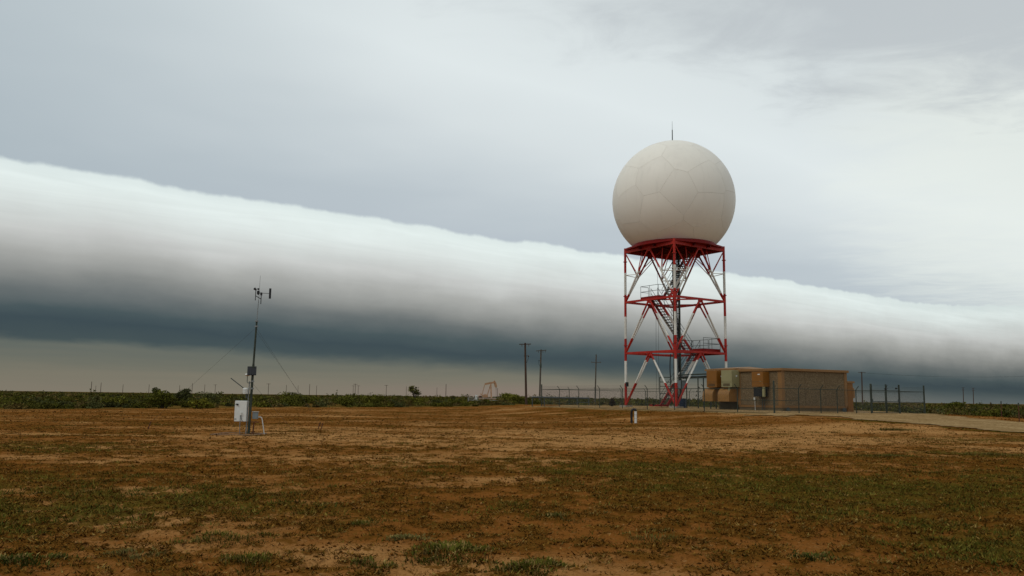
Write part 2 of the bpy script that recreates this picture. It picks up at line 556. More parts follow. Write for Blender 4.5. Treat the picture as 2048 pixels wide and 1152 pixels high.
# ------------------------------------------------------------------ terrain
def _hash(ix, iy, seed):
    h = (ix.astype(np.int64) * 374761393 + iy.astype(np.int64) * 668265263 + seed * 2147483647) & 0xffffffff
    h = ((h ^ (h >> 13)) * 1274126177) & 0xffffffff
    h = h ^ (h >> 16)
    return (h & 0xffff) / 65535.0


def vnoise(x, y, seed=0):
    ix = np.floor(x); iy = np.floor(y); fx = x - ix; fy = y - iy
    fx = fx * fx * (3 - 2 * fx); fy = fy * fy * (3 - 2 * fy)
    a = _hash(ix, iy, seed); b = _hash(ix + 1, iy, seed); c = _hash(ix, iy + 1, seed); d = _hash(ix + 1, iy + 1, seed)
    return (a * (1 - fx) + b * fx) * (1 - fy) + (c * (1 - fx) + d * fx) * fy


def fbm(x, y, seed=0, oct=4):
    s = 0; amp = 0.5; tot = 0
    for k in range(oct):
        s = s + amp * vnoise(x * 2 ** k + 17.3 * k, y * 2 ** k + 5.1 * k, seed + k); tot += amp; amp *= 0.55
    return s / tot


def sstep(a, b, x):
    u = np.clip((x - a) / (b - a), 0, 1)
    return u * u * (3 - 2 * u)


FA = np.array([3.37, 89.84]); FB = np.array([19.08, 59.89]); FC = np.array([34.75, 69.49]); FD = FA + FC - FB
N1 = np.array([-0.8856, -0.4645]); N2 = np.array([0.5224, -0.8527])


def out_dist(x, y):
    d1 = (x - FB[0]) * N1[0] + (y - FB[1]) * N1[1]
    d2 = (x - FB[0]) * N2[0] + (y - FB[1]) * N2[1]
    d3 = (x - FD[0]) * -N1[0] + (y - FD[1]) * -N1[1]
    d4 = (x - FD[0]) * -N2[0] + (y - FD[1]) * -N2[1]
    return d1, d2, d3, d4


def smooth_h(x, y):
    x = np.asarray(x, float); y = np.asarray(y, float)
    d1, d2, d3, d4 = out_dist(x, y)
    f = (1 - sstep(0, 12, d1)) * (1 - sstep(0, 22, d2)) * (1 - sstep(0, 14, d3)) * (1 - sstep(0, 16, d4))
    e = np.maximum.reduce([d1, d2, d3, d4])
    h = f * 0.72 + 0.13 * (1 - sstep(-2.5, -0.3, e))
    far = 0.30 * sstep(120, 165, y) * sstep(-14, 0, x) * (1 - sstep(300, 600, y))
    return np.maximum(h, far)


def hummock(x, y):
    return sstep(0.44, 0.60, fbm(x * 3.3, y * 3.3, 51, 3))


def rough_h(x, y):
    d = np.hypot(x, y)
    return ((fbm(x * 0.11, y * 0.11, 3, 3) - 0.5) * 0.16 + (fbm(x * 0.8, y * 0.8, 5, 3) - 0.5) * 0.07
            + (fbm(x * 4.2, y * 4.2, 9, 3) - 0.5) * 0.03 * (1 - sstep(25, 60, d)) + 0.045 * hummock(x, y) * (1 - sstep(30, 55, d)))


def ground_h(x, y):
    x = np.asarray(x, float); y = np.asarray(y, float)
    return smooth_h(x, y) + rough_h(x, y) * (1 - pad_mask(x, y) * 0.8)


def pad_mask(x, y):
    d1, d2, d3, d4 = out_dist(np.asarray(x, float), np.asarray(y, float))
    e = np.maximum.reduce([d1, d2, d3, d4])
    return 1 - sstep(0.3, 2.2, e)


ROAD_NEAR = [(16, 57.5), (21.5, 55.5), (24.4, 52.0), (25.0, 48.8), (27.5, 45.2), (31.0, 43.0), (40, 40.5), (80, 33)]
ROAD_FAR = [(16, 60.2), (27, 64.5), (34.2, 68.0), (34.4, 63.5), (35.5, 58.0), (38.5, 54.5), (46, 51.5), (80, 45)]


def road_mask(x, y):
    lo = np.interp(x, [p[0] for p in ROAD_NEAR], [p[1] for p in ROAD_NEAR])
    hi = np.interp(x, [p[0] for p in ROAD_FAR], [p[1] for p in ROAD_FAR])
    return (y > lo) & (y < hi) & (x > 16.5)


def scrub_edge(x):
    return np.interp(x, [-400, -120, -60, -50, -43, -30, -10, 5, 22, 31, 37, 40, 60, 100, 400],
                     [60, 62, 70, 72, 74, 104, 128, 160, 150, 112, 80, 66, 62, 66, 70])


def gauss(x, y, cx, cy, sx, sy, rot=0.0):
    c, s = math.cos(rot), math.sin(rot)
    u = ((x - cx) * c + (y - cy) * s) / sx; w = (-(x - cx) * s + (y - cy) * c) / sy
    return np.exp(-(u * u + w * w))


def veg_map(x, y):
    g = (0.62 * gauss(x, y, 6.2, 14.2, 4.6, 3.6, 0.25) + 0.45 * gauss(x, y, 9.5, 18.5, 5.0, 3.2) + 0.45 * gauss(x, y, 7.0, 9.6, 3.0, 1.3)
         + 0.65 * gauss(x, y, -4.8, 11.8, 3.6, 1.9, 0.1) + 0.5 * gauss(x, y, -9.5, 15.0, 4.0, 2.5)
         + 0.45 * gauss(x, y, 2.6, 19.0, 3.2, 2.4) + 0.5 * gauss(x, y, -13, 24, 5, 2.6)
         + 0.6 * gauss(x, y, 24, 38, 7, 3.0, -0.2) + 0.5 * gauss(x, y, 14, 26.5, 5, 1.8)
         + 0.55 * gauss(x, y, 6, 73, 8, 4, -1.1))
    lo = np.interp(x, [p[0] for p in ROAD_NEAR], [p[1] for p in ROAD_NEAR])
    g = g + 0.9 * np.exp(-((y - lo + 1.0) / 1.3) ** 2) * (x > 21)
    n = fbm(x * 0.32, y * 0.32, 21, 4) - 0.5
    n2 = fbm(x * 1.1, y * 1.1, 31, 3) - 0.5
    return np.clip(g + 0.12 + 1.1 * n + 0.6 * n2, 0, 1)


def sand_map(x, y):
    g = (0.60 * gauss(x, y, 2, 31.5, 18, 5.0, 0.06) + 0.55 * gauss(x, y, 13, 41, 10, 8) + 0.35 * gauss(x, y, -4, 21, 9, 4) + 0.15 * gauss(x, y, -2.2, 8.9, 3.4, 1.0, 0.15)
         + 0.3 * gauss(x, y, -11, 38, 9, 5) + 0.35 * gauss(x, y, 20, 47, 5, 6) + 0.12 * gauss(x, y, 2.5, 8.6, 2.5, 0.8) - 0.25 * gauss(x, y, 0, 6, 12, 5)
         - 0.5 * gauss(x, y, 6, 14, 5, 4))
    n = fbm(x * 0.22, y * 0.5, 41, 4) - 0.5
    return np.clip(g + 0.30 + 1.7 * n, 0, 1)


def axis(lo_dense, hi_dense, step, lo, hi, grow):
    a = list(np.arange(lo_dense, hi_dense + 1e-6, step))
    d = step; p = a[-1]
    while p < hi:
        d *= grow; p += d; a.append(p)
    d = step; p = a[0]; b = []
    while p > lo:
        d *= grow; p -= d; b.append(p)
    return np.array(b[::-1] + a)


def build_ground():
    xs = axis(-11, 11, 0.11, -4500, 4500, 1.055)
    ys = axis(6.8, 17, 0.06, -600, 6000, 1.0165)
    xs = xs[(xs > -5000) & (xs < 5000)]
    # behind the camera only a coarse strip is needed
    ys = np.concatenate([[-600, -300, -150, -80, -40, -20, -10, -5, -2, 0, 2, 3.5, 5, 6], ys[ys >= 6.8]])
    X, Y = np.meshgrid(xs, ys)
    Z = ground_h(X, Y)
    nx, ny = len(xs), len(ys)
    me = bpy.data.meshes.new('ground')
    me.vertices.add(nx * ny)
    me.vertices.foreach_set('co', np.stack([X, Y, Z], -1).astype(np.float32).ravel())
    i = (np.arange(ny - 1)[:, None] * nx + np.arange(nx - 1)[None, :]).ravel()
    q = np.stack([i, i + 1, i + nx + 1, i + nx], -1).astype(np.int32)
    me.loops.add(q.size); me.loops.foreach_set('vertex_index', q.ravel())
    me.polygons.add(len(q)); me.polygons.foreach_set('loop_start', np.arange(0, q.size, 4, dtype=np.int32))
    me.update(calc_edges=True)
    me.polygons.foreach_set('use_smooth', np.ones(len(q), bool))
    scr = sstep(-4, 6, Y - scrub_edge(X))
    d1, d2, d3, d4 = out_dist(X, Y)
    e = np.maximum.reduce([d1, d2, d3, d4])
    grv = (1 - sstep(0.5, 5.0, e)) * 0.8
    for nm, arr in (('veg', veg_map(X, Y)), ('sand', sand_map(X, Y)), ('scrub', scr), ('gravel', grv), ('hum', hummock(X, Y) * (1 - sstep(25, 40, np.hypot(X, Y))) + 0.4 * sstep(25, 40, np.hypot(X, Y)))):
        a = me.attributes.new(nm, 'FLOAT', 'POINT'); a.data.foreach_set('value', arr.astype(np.float32).ravel())
    me.materials.append(M_GROUND)
    o = bpy.data.objects.new('ground', me); COL.objects.link(o)
    tag(o, 'red sandy prairie soil with sparse grass', 'ground', kind='structure')


def sheet(name, x0, x1, y0, y1, cell, maskf, dz, m, label):
    xs = np.arange(x0, x1, cell); ys = np.arange(y0, y1, cell)
    X, Y = np.meshgrid(xs, ys)
    Z = smooth_h(X, Y) + rough_h(X, Y) * (1 - pad_mask(X, Y) * 0.8) + dz
    jx = (fbm(X * 0.6, Y * 0.6, 77, 4) - 0.5) * 4.0; jy = (fbm(X * 0.6, Y * 0.6, 78, 4) - 0.5) * 4.0
    ok = maskf(X + jx, Y + jy)
    nx = len(xs)
    c = ok[:-1, :-1] & ok[1:, :-1] & ok[:-1, 1:] & ok[1:, 1:]
    j, i = np.nonzero(c)
    b = j * nx + i
    q = np.stack([b, b + 1, b + nx + 1, b + nx], -1)
    used = np.unique(q); remap = -np.ones(X.size, int); remap[used] = np.arange(len(used))
    V = np.stack([X.ravel(), Y.ravel(), Z.ravel()], -1)[used]
    me = bpy.data.meshes.new(name)
    me.from_pydata(V.tolist(), [], remap[q].tolist())
    for p in me.polygons:
        p.use_smooth = True
    me.materials.append(m)
    o = bpy.data.objects.new(name, me); COL.objects.link(o)
    return tag(o, label, name.split('_')[-1], kind='structure')


build_ground()
sheet('gravel_pad', -2, 38, 54, 103, 0.3,
      lambda x, y: np.maximum.reduce(out_dist(x, y)) < 0.9, 0.035, M_GRAVEL, 'raised pale gravel pad inside the chain link fence')
sheet('gravel_road', 16, 80, 30, 70, 0.22,
      lambda x, y: road_mask(x, y) & (out_dist(x, y)[1] > -0.3), 0.04, M_GRAVEL, 'pale gravel track running from the gate to the edge of the picture')


# ------------------------------------------------------------------ radar tower
TW = (15.78, 79.0, 0.98)
TROT = math.radians(34.2)
HB = 3.34                                            # half side of the square tower
L1, L2, L3 = 5.05, 10.03, 15.05


def build_tower():
    t = thing('radar_tower', 'red and white banded steel lattice tower carrying the round radome', 'tower', TW, TROT)
    P = {'F': (-HB, -HB), 'R': (HB, -HB), 'K': (HB, HB), 'L': (-HB, HB)}
    order = ['F', 'R', 'K', 'L']
    for k in order:
        x, y = P[k]
        mb = MB().tube((x, y, 0), (x, y, L3 + 0.35), 0.125, 0.115, 12)
        for z in (L1 + 0.75, L2 + 0.6, L3 - 1.0):
            mb.tube((x, y, z - 0.03), (x, y, z + 0.03), 0.20, n=12)
        mb.build('leg', M_BAND, t)
        MB().box((x, y, -0.10), (0.9, 0.9, 0.3)).build('footing', M_CONC, t)
    faces = [('F', 'R'), ('R', 'K'), ('K', 'L'), ('L', 'F')]
    for a, b in faces:
        A = vec(*P[a], 0); B = vec(*P[b], 0); mid = (A + B) / 2
        for z, h in ((L1, 0.20), (L2, 0.20), (L3, 0.30)):
            MB().bar(A + vec(0, 0, z), B + vec(0, 0, z), 0.14, h).build('girt', M_BAND, t, smooth=False)
        for z0, z1 in ((0.15, L1 - 0.1), (L1 + 0.1, L2 - 0.1), (L2 + 0.1, L3 - 0.15)):
            for S in (A, B):
                d = (mid - S)
                p = S + d * 0.02 + vec(0, 0, z0); q = mid - d.normalized() * 0.12 + vec(0, 0, z1)
                MB().tube(p, q, 0.092, 0.085, 10).build('brace', M_BAND, t)
        for z in (L1, L2, L3):
            MB().box(mid + vec(0, 0, z - 0.14), (0.62, 0.05, 0.42), ((B - A), (B - A).cross(vec(0, 0, 1)), (0, 0, 1))).build('gusset', M_BAND, t, smooth=False)
    # inner diamond ties at the two lower levels
    mids = [((vec(*P[a], 0) + vec(*P[b], 0)) / 2) for a, b in faces]
    for z in (L1 - 0.02, L2 - 0.02):
        for i in range(4):
            MB().bar(mids[i] + vec(0, 0, z), mids[(i + 1) % 4] + vec(0, 0, z), 0.09, 0.12).build('tie', M_BAND, t, smooth=False)
    # top bay: knee struts round each corner and hangers to the deck
    for i, k in enumerate(order):
        C = vec(*P[k], 0)
        fr = [mids[i], mids[i - 1]]
        pts = []
        for m_ in fr:
            q = C + (m_ - C) * 0.52
            pts.append(q + vec(0, 0, L2 + 0.1 + (L3 - 0.25 - L2) * 0.52))
        for q in pts:
            MB().tube(C + vec(0, 0, L3 - 0.1), q, 0.05, n=8).build('knee_strut', M_BAND, t)
            MB().tube(C + vec(0, 0, q.z + 0.12), q, 0.032, n=6).build('knee_strut', M_BAND, t)
            MB().tube(q, vec(q.x * 0.86, q.y * 0.86, L3), 0.045, n=6).build('hanger', M_BAND, t)
            MB().tube(q, vec(q.x * 0.35, q.y * 0.35, L3), 0.04, n=6).build('hanger', M_BAND, t)
        MB().tube(pts[0], pts[1], 0.04, n=6).build('knee_strut', M_BAND, t)
    # deck: a round plate drawn out to the four leg heads
    ring = []
    corners = {45: 1, 135: 1, 225: 1, 315: 1}
    for a in range(0, 360, 3):
        r = 4.12
        da_ = min(abs(a - c) for c in (45, 135, 225, 315))
        if da_ < 27:
            # straight flare from the circle to the corner head
            f = 1 - da_ / 27
            r = 4.12 + (4.78 - 4.12) * f ** 1.6
        ring.append((r * math.cos(math.radians(a)), r * math.sin(math.radians(a)), L3 + 0.16))
    MB().prism(ring, (0, 0, 0.16)).build('deck', M_RED, t, smooth=False)
    for k in range(12):
        a = math.radians(k * 30 + 15)
        MB().bar((0.4 * math.cos(a), 0.4 * math.sin(a), L3 + 0.05), (3.9 * math.cos(a), 3.9 * math.sin(a), L3 + 0.05), 0.12, 0.2).build('deck_beam', M_REDDK, t, smooth=False)
    MB().lathe([(3.95, L3 + 0.32), (4.02, L3 + 0.32), (4.02, L3 + 0.50), (3.85, L3 + 0.52)], n=64).build('ring_beam', M_RED, t)

    # ---- stairs
    def flight(x0, x1, y, z0, z1, rail0=0.0):
        fl = MB()
        for s in (-0.42, 0.42):
            fl.bar((x0, y + s, z0), (x1, y + s, z1), 0.06, 0.26)
        f = fl.build('stair_flight', M_BAND, t, smooth=False)
        n = int(round((z1 - z0) / 0.24))
        for k in range(1, n):
            u = k / n
            x = x0 + (x1 - x0) * u; z = z0 + (z1 - z0) * u
            MB().box((x, y, z), (0.28, 0.80, 0.045)).build('tread', M_DARKSTEEL, f, smooth=False)
        for s in (-0.45, 0.45):
            mb = MB()
            for hh in (0.55, 1.0):
                mb.tube((x0, y + s, z0 + hh), (x1, y + s, z1 + hh), 0.021, n=6)
            m_ = 5
            for k in range(m_ + 1):
                u = k / m_
                x = x0 + (x1 - x0) * u; z = z0 + (z1 - z0) * u
                mb.tube((x, y + s, z), (x, y + s, z + 1.0), 0.02, n=6)
            mb.build('handrail', M_DARKSTEEL, f)

    def landing(x0, x1, y0, y1, z, sides):
        mb = MB().box(((x0 + x1) / 2, (y0 + y1) / 2, z), (x1 - x0, y1 - y0, 0.06))
        d = mb.build('landing', M_DARKSTEEL, t, smooth=False)
        fr = MB()
        for (p, q) in (((x0, y0), (x1, y0)), ((x1, y0), (x1, y1)), ((x1, y1), (x0, y1)), ((x0, y1), (x0, y0))):
            fr.bar((*p, z - 0.13), (*q, z - 0.13), 0.07, 0.28)
        fr.build('edge_channel', M_RED, d, smooth=False)
        rl = MB()
        for (p, q) in sides:
            p = vec(*p, z); q = vec(*q, z); n = max(1, int(round((q - p).length / 1.1)))
            for hh in (0.52, 1.05):
                rl.tube(p + vec(0, 0, hh), q + vec(0, 0, hh), 0.022, n=6)
            for k in range(n + 1):
                c = p + (q - p) * (k / n)
                rl.tube(c, c + vec(0, 0, 1.05), 0.022, n=6)
        rl.build('guard_rail', M_DARKSTEEL, d)

    flight(-2.35, 2.15, -0.75, 0.05, L1 + 0.3)
    flight(2.15, -2.35, 0.35, L1 + 0.35, L2 + 0.2)
    flight(-1.95, 1.55, -0.75, L2 + 0.1, L3 - 0.1)
    landing(0.95, 3.25, -2.75, -1.35, L1 + 0.40, [((0.95, -2.75), (3.25, -2.75)), ((3.25, -2.75), (3.25, -1.35))])
    landing(2.15, 3.2, -1.28, 0.85, L1 + 0.38, [((3.2, -1.28), (3.2, 0.85)), ((3.2, 0.85), (2.2, 0.85))])
    landing(-3.3, -2.3, -1.2, 1.2, L2 + 0.28, [((-3.3, -1.2), (-3.3, 1.2)), ((-3.3, 1.2), (-2.3, 1.2)), ((-3.3, -1.2), (-2.3, -1.2))])
    MB().box((-2.95, -0.75, 0.10), (1.3, 1.2, 0.16)).build('stair_foot', M_RED, t, smooth=False)
    # gate frame at the foot of the stairs
    fr = MB()
    a0 = vec(-1.55, 0.55, 0); a1 = vec(-0.70, -0.05, 0)
    for q in (a0, a1):
        fr.tube(q, q + vec(0, 0, 2.75), 0.045, n=8)
    for z in (1.2, 1.9, 2.3, 2.75):
        fr.tube(a0 + vec(0, 0, z), a1 + vec(0, 0, z), 0.035, n=6)
    fr.build('stair_gate', M_GREENPOST, t)
    # cable ladder up the middle
    for s in (-0.36, 0.22):
        MB().box((0.14 + s * 0.83, -0.22 - s * 0.56, L3 / 2), (0.13, 0.20, L3), ((0.83, -0.56, 0), (0.56, 0.83, 0), (0, 0, 1))).build('cable_ladder', M_WOODG if s < 0 else M_GREENPOST, t, smooth=False)
    rg = MB()
    for k in range(24):
        rg.bar((0.14 - 0.30, -0.22 + 0.20, 0.5 + k * 0.6), (0.14 + 0.18, -0.22 - 0.12, 0.5 + k * 0.6), 0.05, 0.05)
    rg.build('rung', M_DARKSTEEL, t, smooth=False)
    for j, s in enumerate((-0.22, -0.12, -0.03, 0.07, 0.15)):
        z = np.linspace(0.4, L3, 18)
        MB().path([(0.14 + s * 0.83 + 0.03 * math.sin(zz * 1.7 + j), -0.22 - s * 0.56, zz) for zz in z], 0.042, 6).build('cable', M_BLACK, t)
    # loose bundle of conduit bowing out beside the front leg
    z = np.linspace(2.2, L1 - 0.1, 12)
    MB().path([(-0.75 - 0.12 * math.sin((zz - 2.2) * 1.1), -0.15, zz) for zz in z], 0.05, 8).build('conduit', M_BLACK, t)
    MB().path([(-2.05, 0.5, 0.3), (-2.02, 0.52, 5.0), (-1.98, 0.5, L2)], 0.016, 6).build('conduit', M_DARKSTEEL, t)
    MB().path([(-1.2, 1.1, 1.5), (-1.15, 1.05, 7.0), (-1.3, 1.0, L3)], 0.014, 6).build('conduit', M_DARKSTEEL, t)
    # warning beacon bracket on the lower leg
    x, y = P['L']
    MB().box((x - 0.05, y - 0.22, 2.05), (0.22, 0.22, 0.42)).build('junction_box', M_BLACK, t, smooth=False)


build_tower()


# ------------------------------------------------------------------ radome
def build_radome():
    R = 5.95
    base = (TW[0], TW[1], TW[2] + L3 + 0.5)
    zc = 21.0 - base[2]                               # centre above its own base
    t = thing('radome', 'cream white radar dome of large curved panels with a lightning rod on top', 'radome', base)
    # panel seeds: frequency-two geodesic points, shaken so the panels are uneven like the real ones
    bm = bmesh.new(); bmesh.ops.create_icosphere(bm, subdivisions=2, radius=1.0)
    seeds = [v_.co.copy() for v_ in bm.verts]; bm.free()
    rr = random.Random(5)
    rot = Matrix.Rotation(0.45, 3, 'X') @ Matrix.Rotation(0.9, 3, 'Z')
    seeds = [(rot @ (s + vec(rr.uniform(-1, 1), rr.uniform(-1, 1), rr.uniform(-1, 1)) * 0.10)).normalized() for s in seeds]
    bm = bmesh.new()
    vs = [bm.verts.new(s) for s in seeds]
    bmesh.ops.convex_hull(bm, input=vs)
    bmesh.ops.triangulate(bm, faces=bm.faces)
    bm.verts.ensure_lookup_table(); bm.verts.index_update()
    zcut = -4.62 / R
    for v_ in bm.verts:
        c = v_.co.normalized()
        cs = []
        for f in v_.link_faces:
            a, b, d = (q.co for q in f.verts)
            n = (b - a).cross(d - a).normalized()
            if n.dot(a) < 0:
                n = -n
            cs.append(n)
        u = c.orthogonal().normalized(); w = c.cross(u)
        cs.sort(key=lambda p: math.atan2(p.dot(w), p.dot(u)))
        if max(p.z for p in cs) < zcut:
            continue
        # outline, drawn in a little for the joint
        out = []
        n = len(cs); SUB = 8
        for k in range(n):
            p, q = cs[k], cs[(k + 1) % n]
            for j in range(SUB):
                m_ = p.lerp(q, j / SUB).normalized()
                d = (m_ - c); d = d - c * d.dot(c)
                m_ = (m_ - d.normalized() * (0.0085 / R)).normalized()
                out.append(m_)
        RINGS = 5
        verts = [c]
        for r in range(1, RINGS + 1):
            verts += [c.lerp(o, r / RINGS).normalized() for o in out]
        N = len(out); faces = []
        for k in range(N):
            faces.append((0, 1 + k, 1 + (k + 1) % N))
        for r in range(RINGS - 1):
            for k in range(N):
                a = 1 + r * N + k; b = 1 + r * N + (k + 1) % N
                faces.append((a, a + N, b + N, b))
        # rim turned inwards, so each panel has thickness
        i0 = len(verts)
        pos = [p * R for p in verts] + [p * (R - 0.06) for p in verts[-N:]]
        for k in range(N):
            a = i0 - N + k; b = i0 - N + (k + 1) % N
            faces.append((a, i0 + k, i0 + (k + 1) % N, b))
        me = bpy.data.meshes.new('panel')
        me.from_pydata([tuple(p + vec(0, 0, zc)) for p in pos], [], faces)
        b2 = bmesh.new(); b2.from_mesh(me)
        bmesh.ops.bisect_plane(b2, geom=b2.verts[:] + b2.edges[:] + b2.faces[:], plane_co=(0, 0, 0.02), plane_no=(0, 0, 1), clear_inner=True)
        bmesh.ops.recalc_face_normals(b2, faces=b2.faces)
        b2.to_mesh(me); b2.free()
        if len(me.polygons) == 0:
            continue
        cen = Vector((0, 0, zc))
        if sum((me.polygons[0].center - cen).dot(me.polygons[0].normal) for _ in (0,)) < 0:
            me.flip_normals()
        for p in me.polygons:
            p.use_smooth = True
        me.set_sharp_from_angle(angle=math.radians(40))
        me.materials.append(M_CREAM)
        o = bpy.data.objects.new('panel', me); COL.objects.link(o); o.parent = t
    bm.free()
    prof = []
    r = R - 0.018
    for k in range(0, 65):
        a = math.pi * k / 64
        z = -math.cos(a) * r
        if z + zc >= 0.02:
            prof.append((max(0.001, math.sin(a) * r), z + zc))
    MB().lathe(prof, n=96).build('inner_shell', M_SEAM, t)
    MB().tube((0, 0, zc + R - 0.05), (0, 0, zc + R + 1.35), 0.05, 0.045, 10).build('rod_mast', M_GREENPOST, t)
    MB().tube((0, 0, zc + R + 1.35), (0, 0, zc + R + 2.25), 0.022, 0.012, 8).build('lightning_rod', M_GALV, t)


build_radome()

# ------------------------------------------------------------------ shelters
KX, KY = 20.85, 63.5
E1 = vec(-0.4645, 0.8856, 0); E2 = vec(0.8856, 0.4645, 0); UP = vec(0, 0, 1)
AX = (E1, E2, UP)


def lbox(mb, s0, s1, d0, d1, z0, z1):
    """Box in the shelters' own axes: s along E1, d along E2, z above the shelter base."""
    c = E1 * ((s0 + s1) / 2) + E2 * ((d0 + d1) / 2) + UP * ((z0 + z1) / 2)
    return mb.box(c, (s1 - s0, d1 - d0, z1 - z0), AX)


def lp(s, d, z):
    return E1 * s + E2 * d + UP * z


def hood(s0, s1, depth, z0, z1, d_wall, sgn=-1):
    """Quarter-round air hood on a wall: flat below, rolled over at the top."""
    pts = []
    r = min(depth, z1 - z0) * 0.62
    pts.append(lp(s0, d_wall, z0)); pts.append(lp(s0, d_wall + sgn * depth, z0))
    for k in range(9):
        a = math.pi / 2 * k / 8
        pts.append(lp(s0, d_wall + sgn * (depth - r + r * math.cos(a)), z1 - r + r * math.sin(a)))
    pts.append(lp(s0, d_wall, z1))
    return MB().prism(pts, E1 * (s1 - s0))


def build_shelters():
    z0 = 0.70
    o = thing('equipment_shelter', 'tan flat-roofed equipment shelter with pebble-faced walls behind the fence', 'shelter', (KX, KY, z0))
    S, D, Hh = 4.75, 7.2, 3.26
    lbox(MB(), 0.06, S - 0.06, 0.06, D - 0.06, 0, 0.42).build('plinth', M_PLINTH, o, smooth=False)
    lbox(MB(), 0.02, S - 0.02, 0.02, D - 0.02, 0.42, 0.60).build('base_band', M_TAN, o, smooth=False)
    lbox(MB(), 0.05, S - 0.05, 0.05, D - 0.05, 0.60, Hh).build('core_wall', M_PLINTH, o, smooth=False)
    # pebble panels on the two faces in view and the far faces
    for (a, b) in ((0.36, S / 2 - 0.012), (S / 2 + 0.012, S - 0.30)):
        lbox(MB(), a, b, 0.005, 0.05, 0.60, Hh).build('wall_panel', M_AGG, o, smooth=False)
        lbox(MB(), a, b, D - 0.05, D - 0.005, 0.60, Hh).build('wall_panel', M_AGG, o, smooth=False)
    for k in range(3):
        a = 0.30 + k * (D - 0.6) / 3 + 0.012; b = 0.30 + (k + 1) * (D - 0.6) / 3 - 0.012
        lbox(MB(), 0.005, 0.05, a, b, 0.60, Hh).build('wall_panel', M_AGG, o, smooth=False)
        lbox(MB(), S - 0.05, S - 0.005, a, b, 0.60, Hh).build('wall_panel', M_AGG, o, smooth=False)
    for (sa, sb, da_, db) in ((-0.02, 0.36, -0.02, 0.30), (S - 0.30, S + 0.02, -0.02, 0.30), (-0.02, 0.30, D - 0.30, D + 0.02), (S - 0.3, S + 0.02, D - 0.3, D + 0.02)):
        lbox(MB(), sa, sb, da_, db, 0.59, Hh).build('corner_trim', M_TAN, o, smooth=False)
    rf = lbox(MB(), -0.14, S + 0.10, -0.14, D + 0.14, Hh, Hh + 0.20).build('roof', M_TAN, o, smooth=False, bevel=0.02)
    top = MB()
    q = [lp(-0.10, -0.10, Hh + 0.20), lp(S + 0.06, -0.10, Hh + 0.20), lp(S + 0.06, D + 0.10, Hh + 0.20), lp(-0.10, D + 0.10, Hh + 0.20)]
    top.v = q + [lp(S * 0.4, D * 0.45, Hh + 0.30)]
    top.f = [(0, 1, 4), (1, 2, 4), (2, 3, 4), (3, 0, 4)]
    top.build('roof_skin', M_TAN, rf, smooth=False)
    # air conditioner on the near end
    ac = lbox(MB(), 1.25, 2.45, -0.70, 0.0, 2.02, 3.20).build('air_conditioner', M_BROWN, o, smooth=False, bevel=0.02)
    lbox(MB(), 1.55, 1.80, -0.708, -0.70, 2.95, 3.02).build('rating_plate', M_WHITE, ac, smooth=False)
    lbox(MB(), 1.25, 2.45, -0.706, -0.70, 2.40, 2.425).build('panel_joint', M_LOUVRE, ac, smooth=False)
    lbox(MB(), 1.45, 1.62, -0.706, -0.70, 2.43, 2.46).build('handle', M_BEIGE, ac, smooth=False)
    lbox(MB(), 1.50, 2.35, -0.62, 0.0, 1.27, 1.98).build('intake_box', M_BLACK, ac, smooth=False)
    lbox(MB(), 1.22, 1.42, -0.64, -0.50, 1.25, 2.02).build('drain_duct', M_BEIGE, ac, smooth=False)
    cd = MB()
    cd.tube(lp(1.98, -0.10, 0.0), lp(1.98, -0.10, 1.25), 0.025, n=6); cd.tube(lp(1.75, -0.10, 0.0), lp(1.75, -0.10, 1.25), 0.02, n=6)
    cd.build('conduit', M_DARKSTEEL, o)
    cd = MB().tube(lp(2.75, -0.12, 0.0), lp(2.75, -0.12, 1.05), 0.02, n=6)
    cd.box(lp(2.75, -0.14, 1.1), (0.14, 0.12, 0.18), AX); cd.build('outlet_post', M_WHITE, o, smooth=False)
    for dd, ss in ((0.55, -0.03), (6.75, -0.03)):
        MB().lathe([(0.20, 0), (0.24, 0.03), (0.10, 0.06)], lp(ss, dd, 0.22), 20, -E1).build('base_vent', M_DARKSTEEL, o)
    # low entrance bay at the far end with its own hood
    vb = lbox(MB(), 0.03, 3.2, D + 0.02, D + 0.72, 0.0, 2.45).build('entrance_bay', M_BROWN, o, smooth=False)
    lbox(MB(), -0.05, 3.3, D + 0.02, D + 0.86, 2.45, 2.60).build('bay_roof', M_TAN, vb, smooth=False)
    lbox(MB(), 0.01, 0.03, D + 0.10, D + 0.66, 0.3, 2.30).build('bay_panel', M_BROWN, vb, smooth=False)
    hood(0.3, 1.8, 0.55, 1.25, 2.15, D + 0.72, 1).build('air_hood', M_OCHRE, vb, bevel=0.01)
    lbox(MB(), -0.2, 3.0, D + 0.7, D + 2.2, -0.05, 0.14).build('doorstep', M_CONC, o, smooth=False)

    g = thing('generator_shelter', 'lower-hooded tan shelter with two wall units, standing left of the pebble-faced shelter', 'shelter', (KX, KY, z0))
    s0, s1, dd = 4.80, 8.35, 4.2
    H2 = 3.42
    lbox(MB(), s0, s1, 0.02, dd, 1.30, H2).build('wall', M_BROWN, g, smooth=False)
    lbox(MB(), s0 + 0.1, s1 - 0.3, 0.9, dd - 0.1, 0.0, 1.30).build('plinth', M_PLINTH, g, smooth=False)
    rf = lbox(MB(), s0 - 0.02, s1 + 0.18, -0.22, dd + 0.2, H2, H2 + 0.14).build('roof', M_TAN, g, smooth=False)
    tp = MB()
    tp.v = [lp(s0 - 0.02, -0.22, H2 + 0.14), lp(s1 + 0.18, -0.22, H2 + 0.14), lp(s1 + 0.18, dd + 0.2, H2 + 0.14), lp(s0 - 0.02, dd + 0.2, H2 + 0.14),
            lp(s0 + 0.8, dd / 2, H2 + 0.34), lp(s1 - 0.8, dd / 2, H2 + 0.34)]
    tp.f = [(0, 1, 5, 4), (1, 2, 5), (2, 3, 4, 5), (3, 0, 4)]
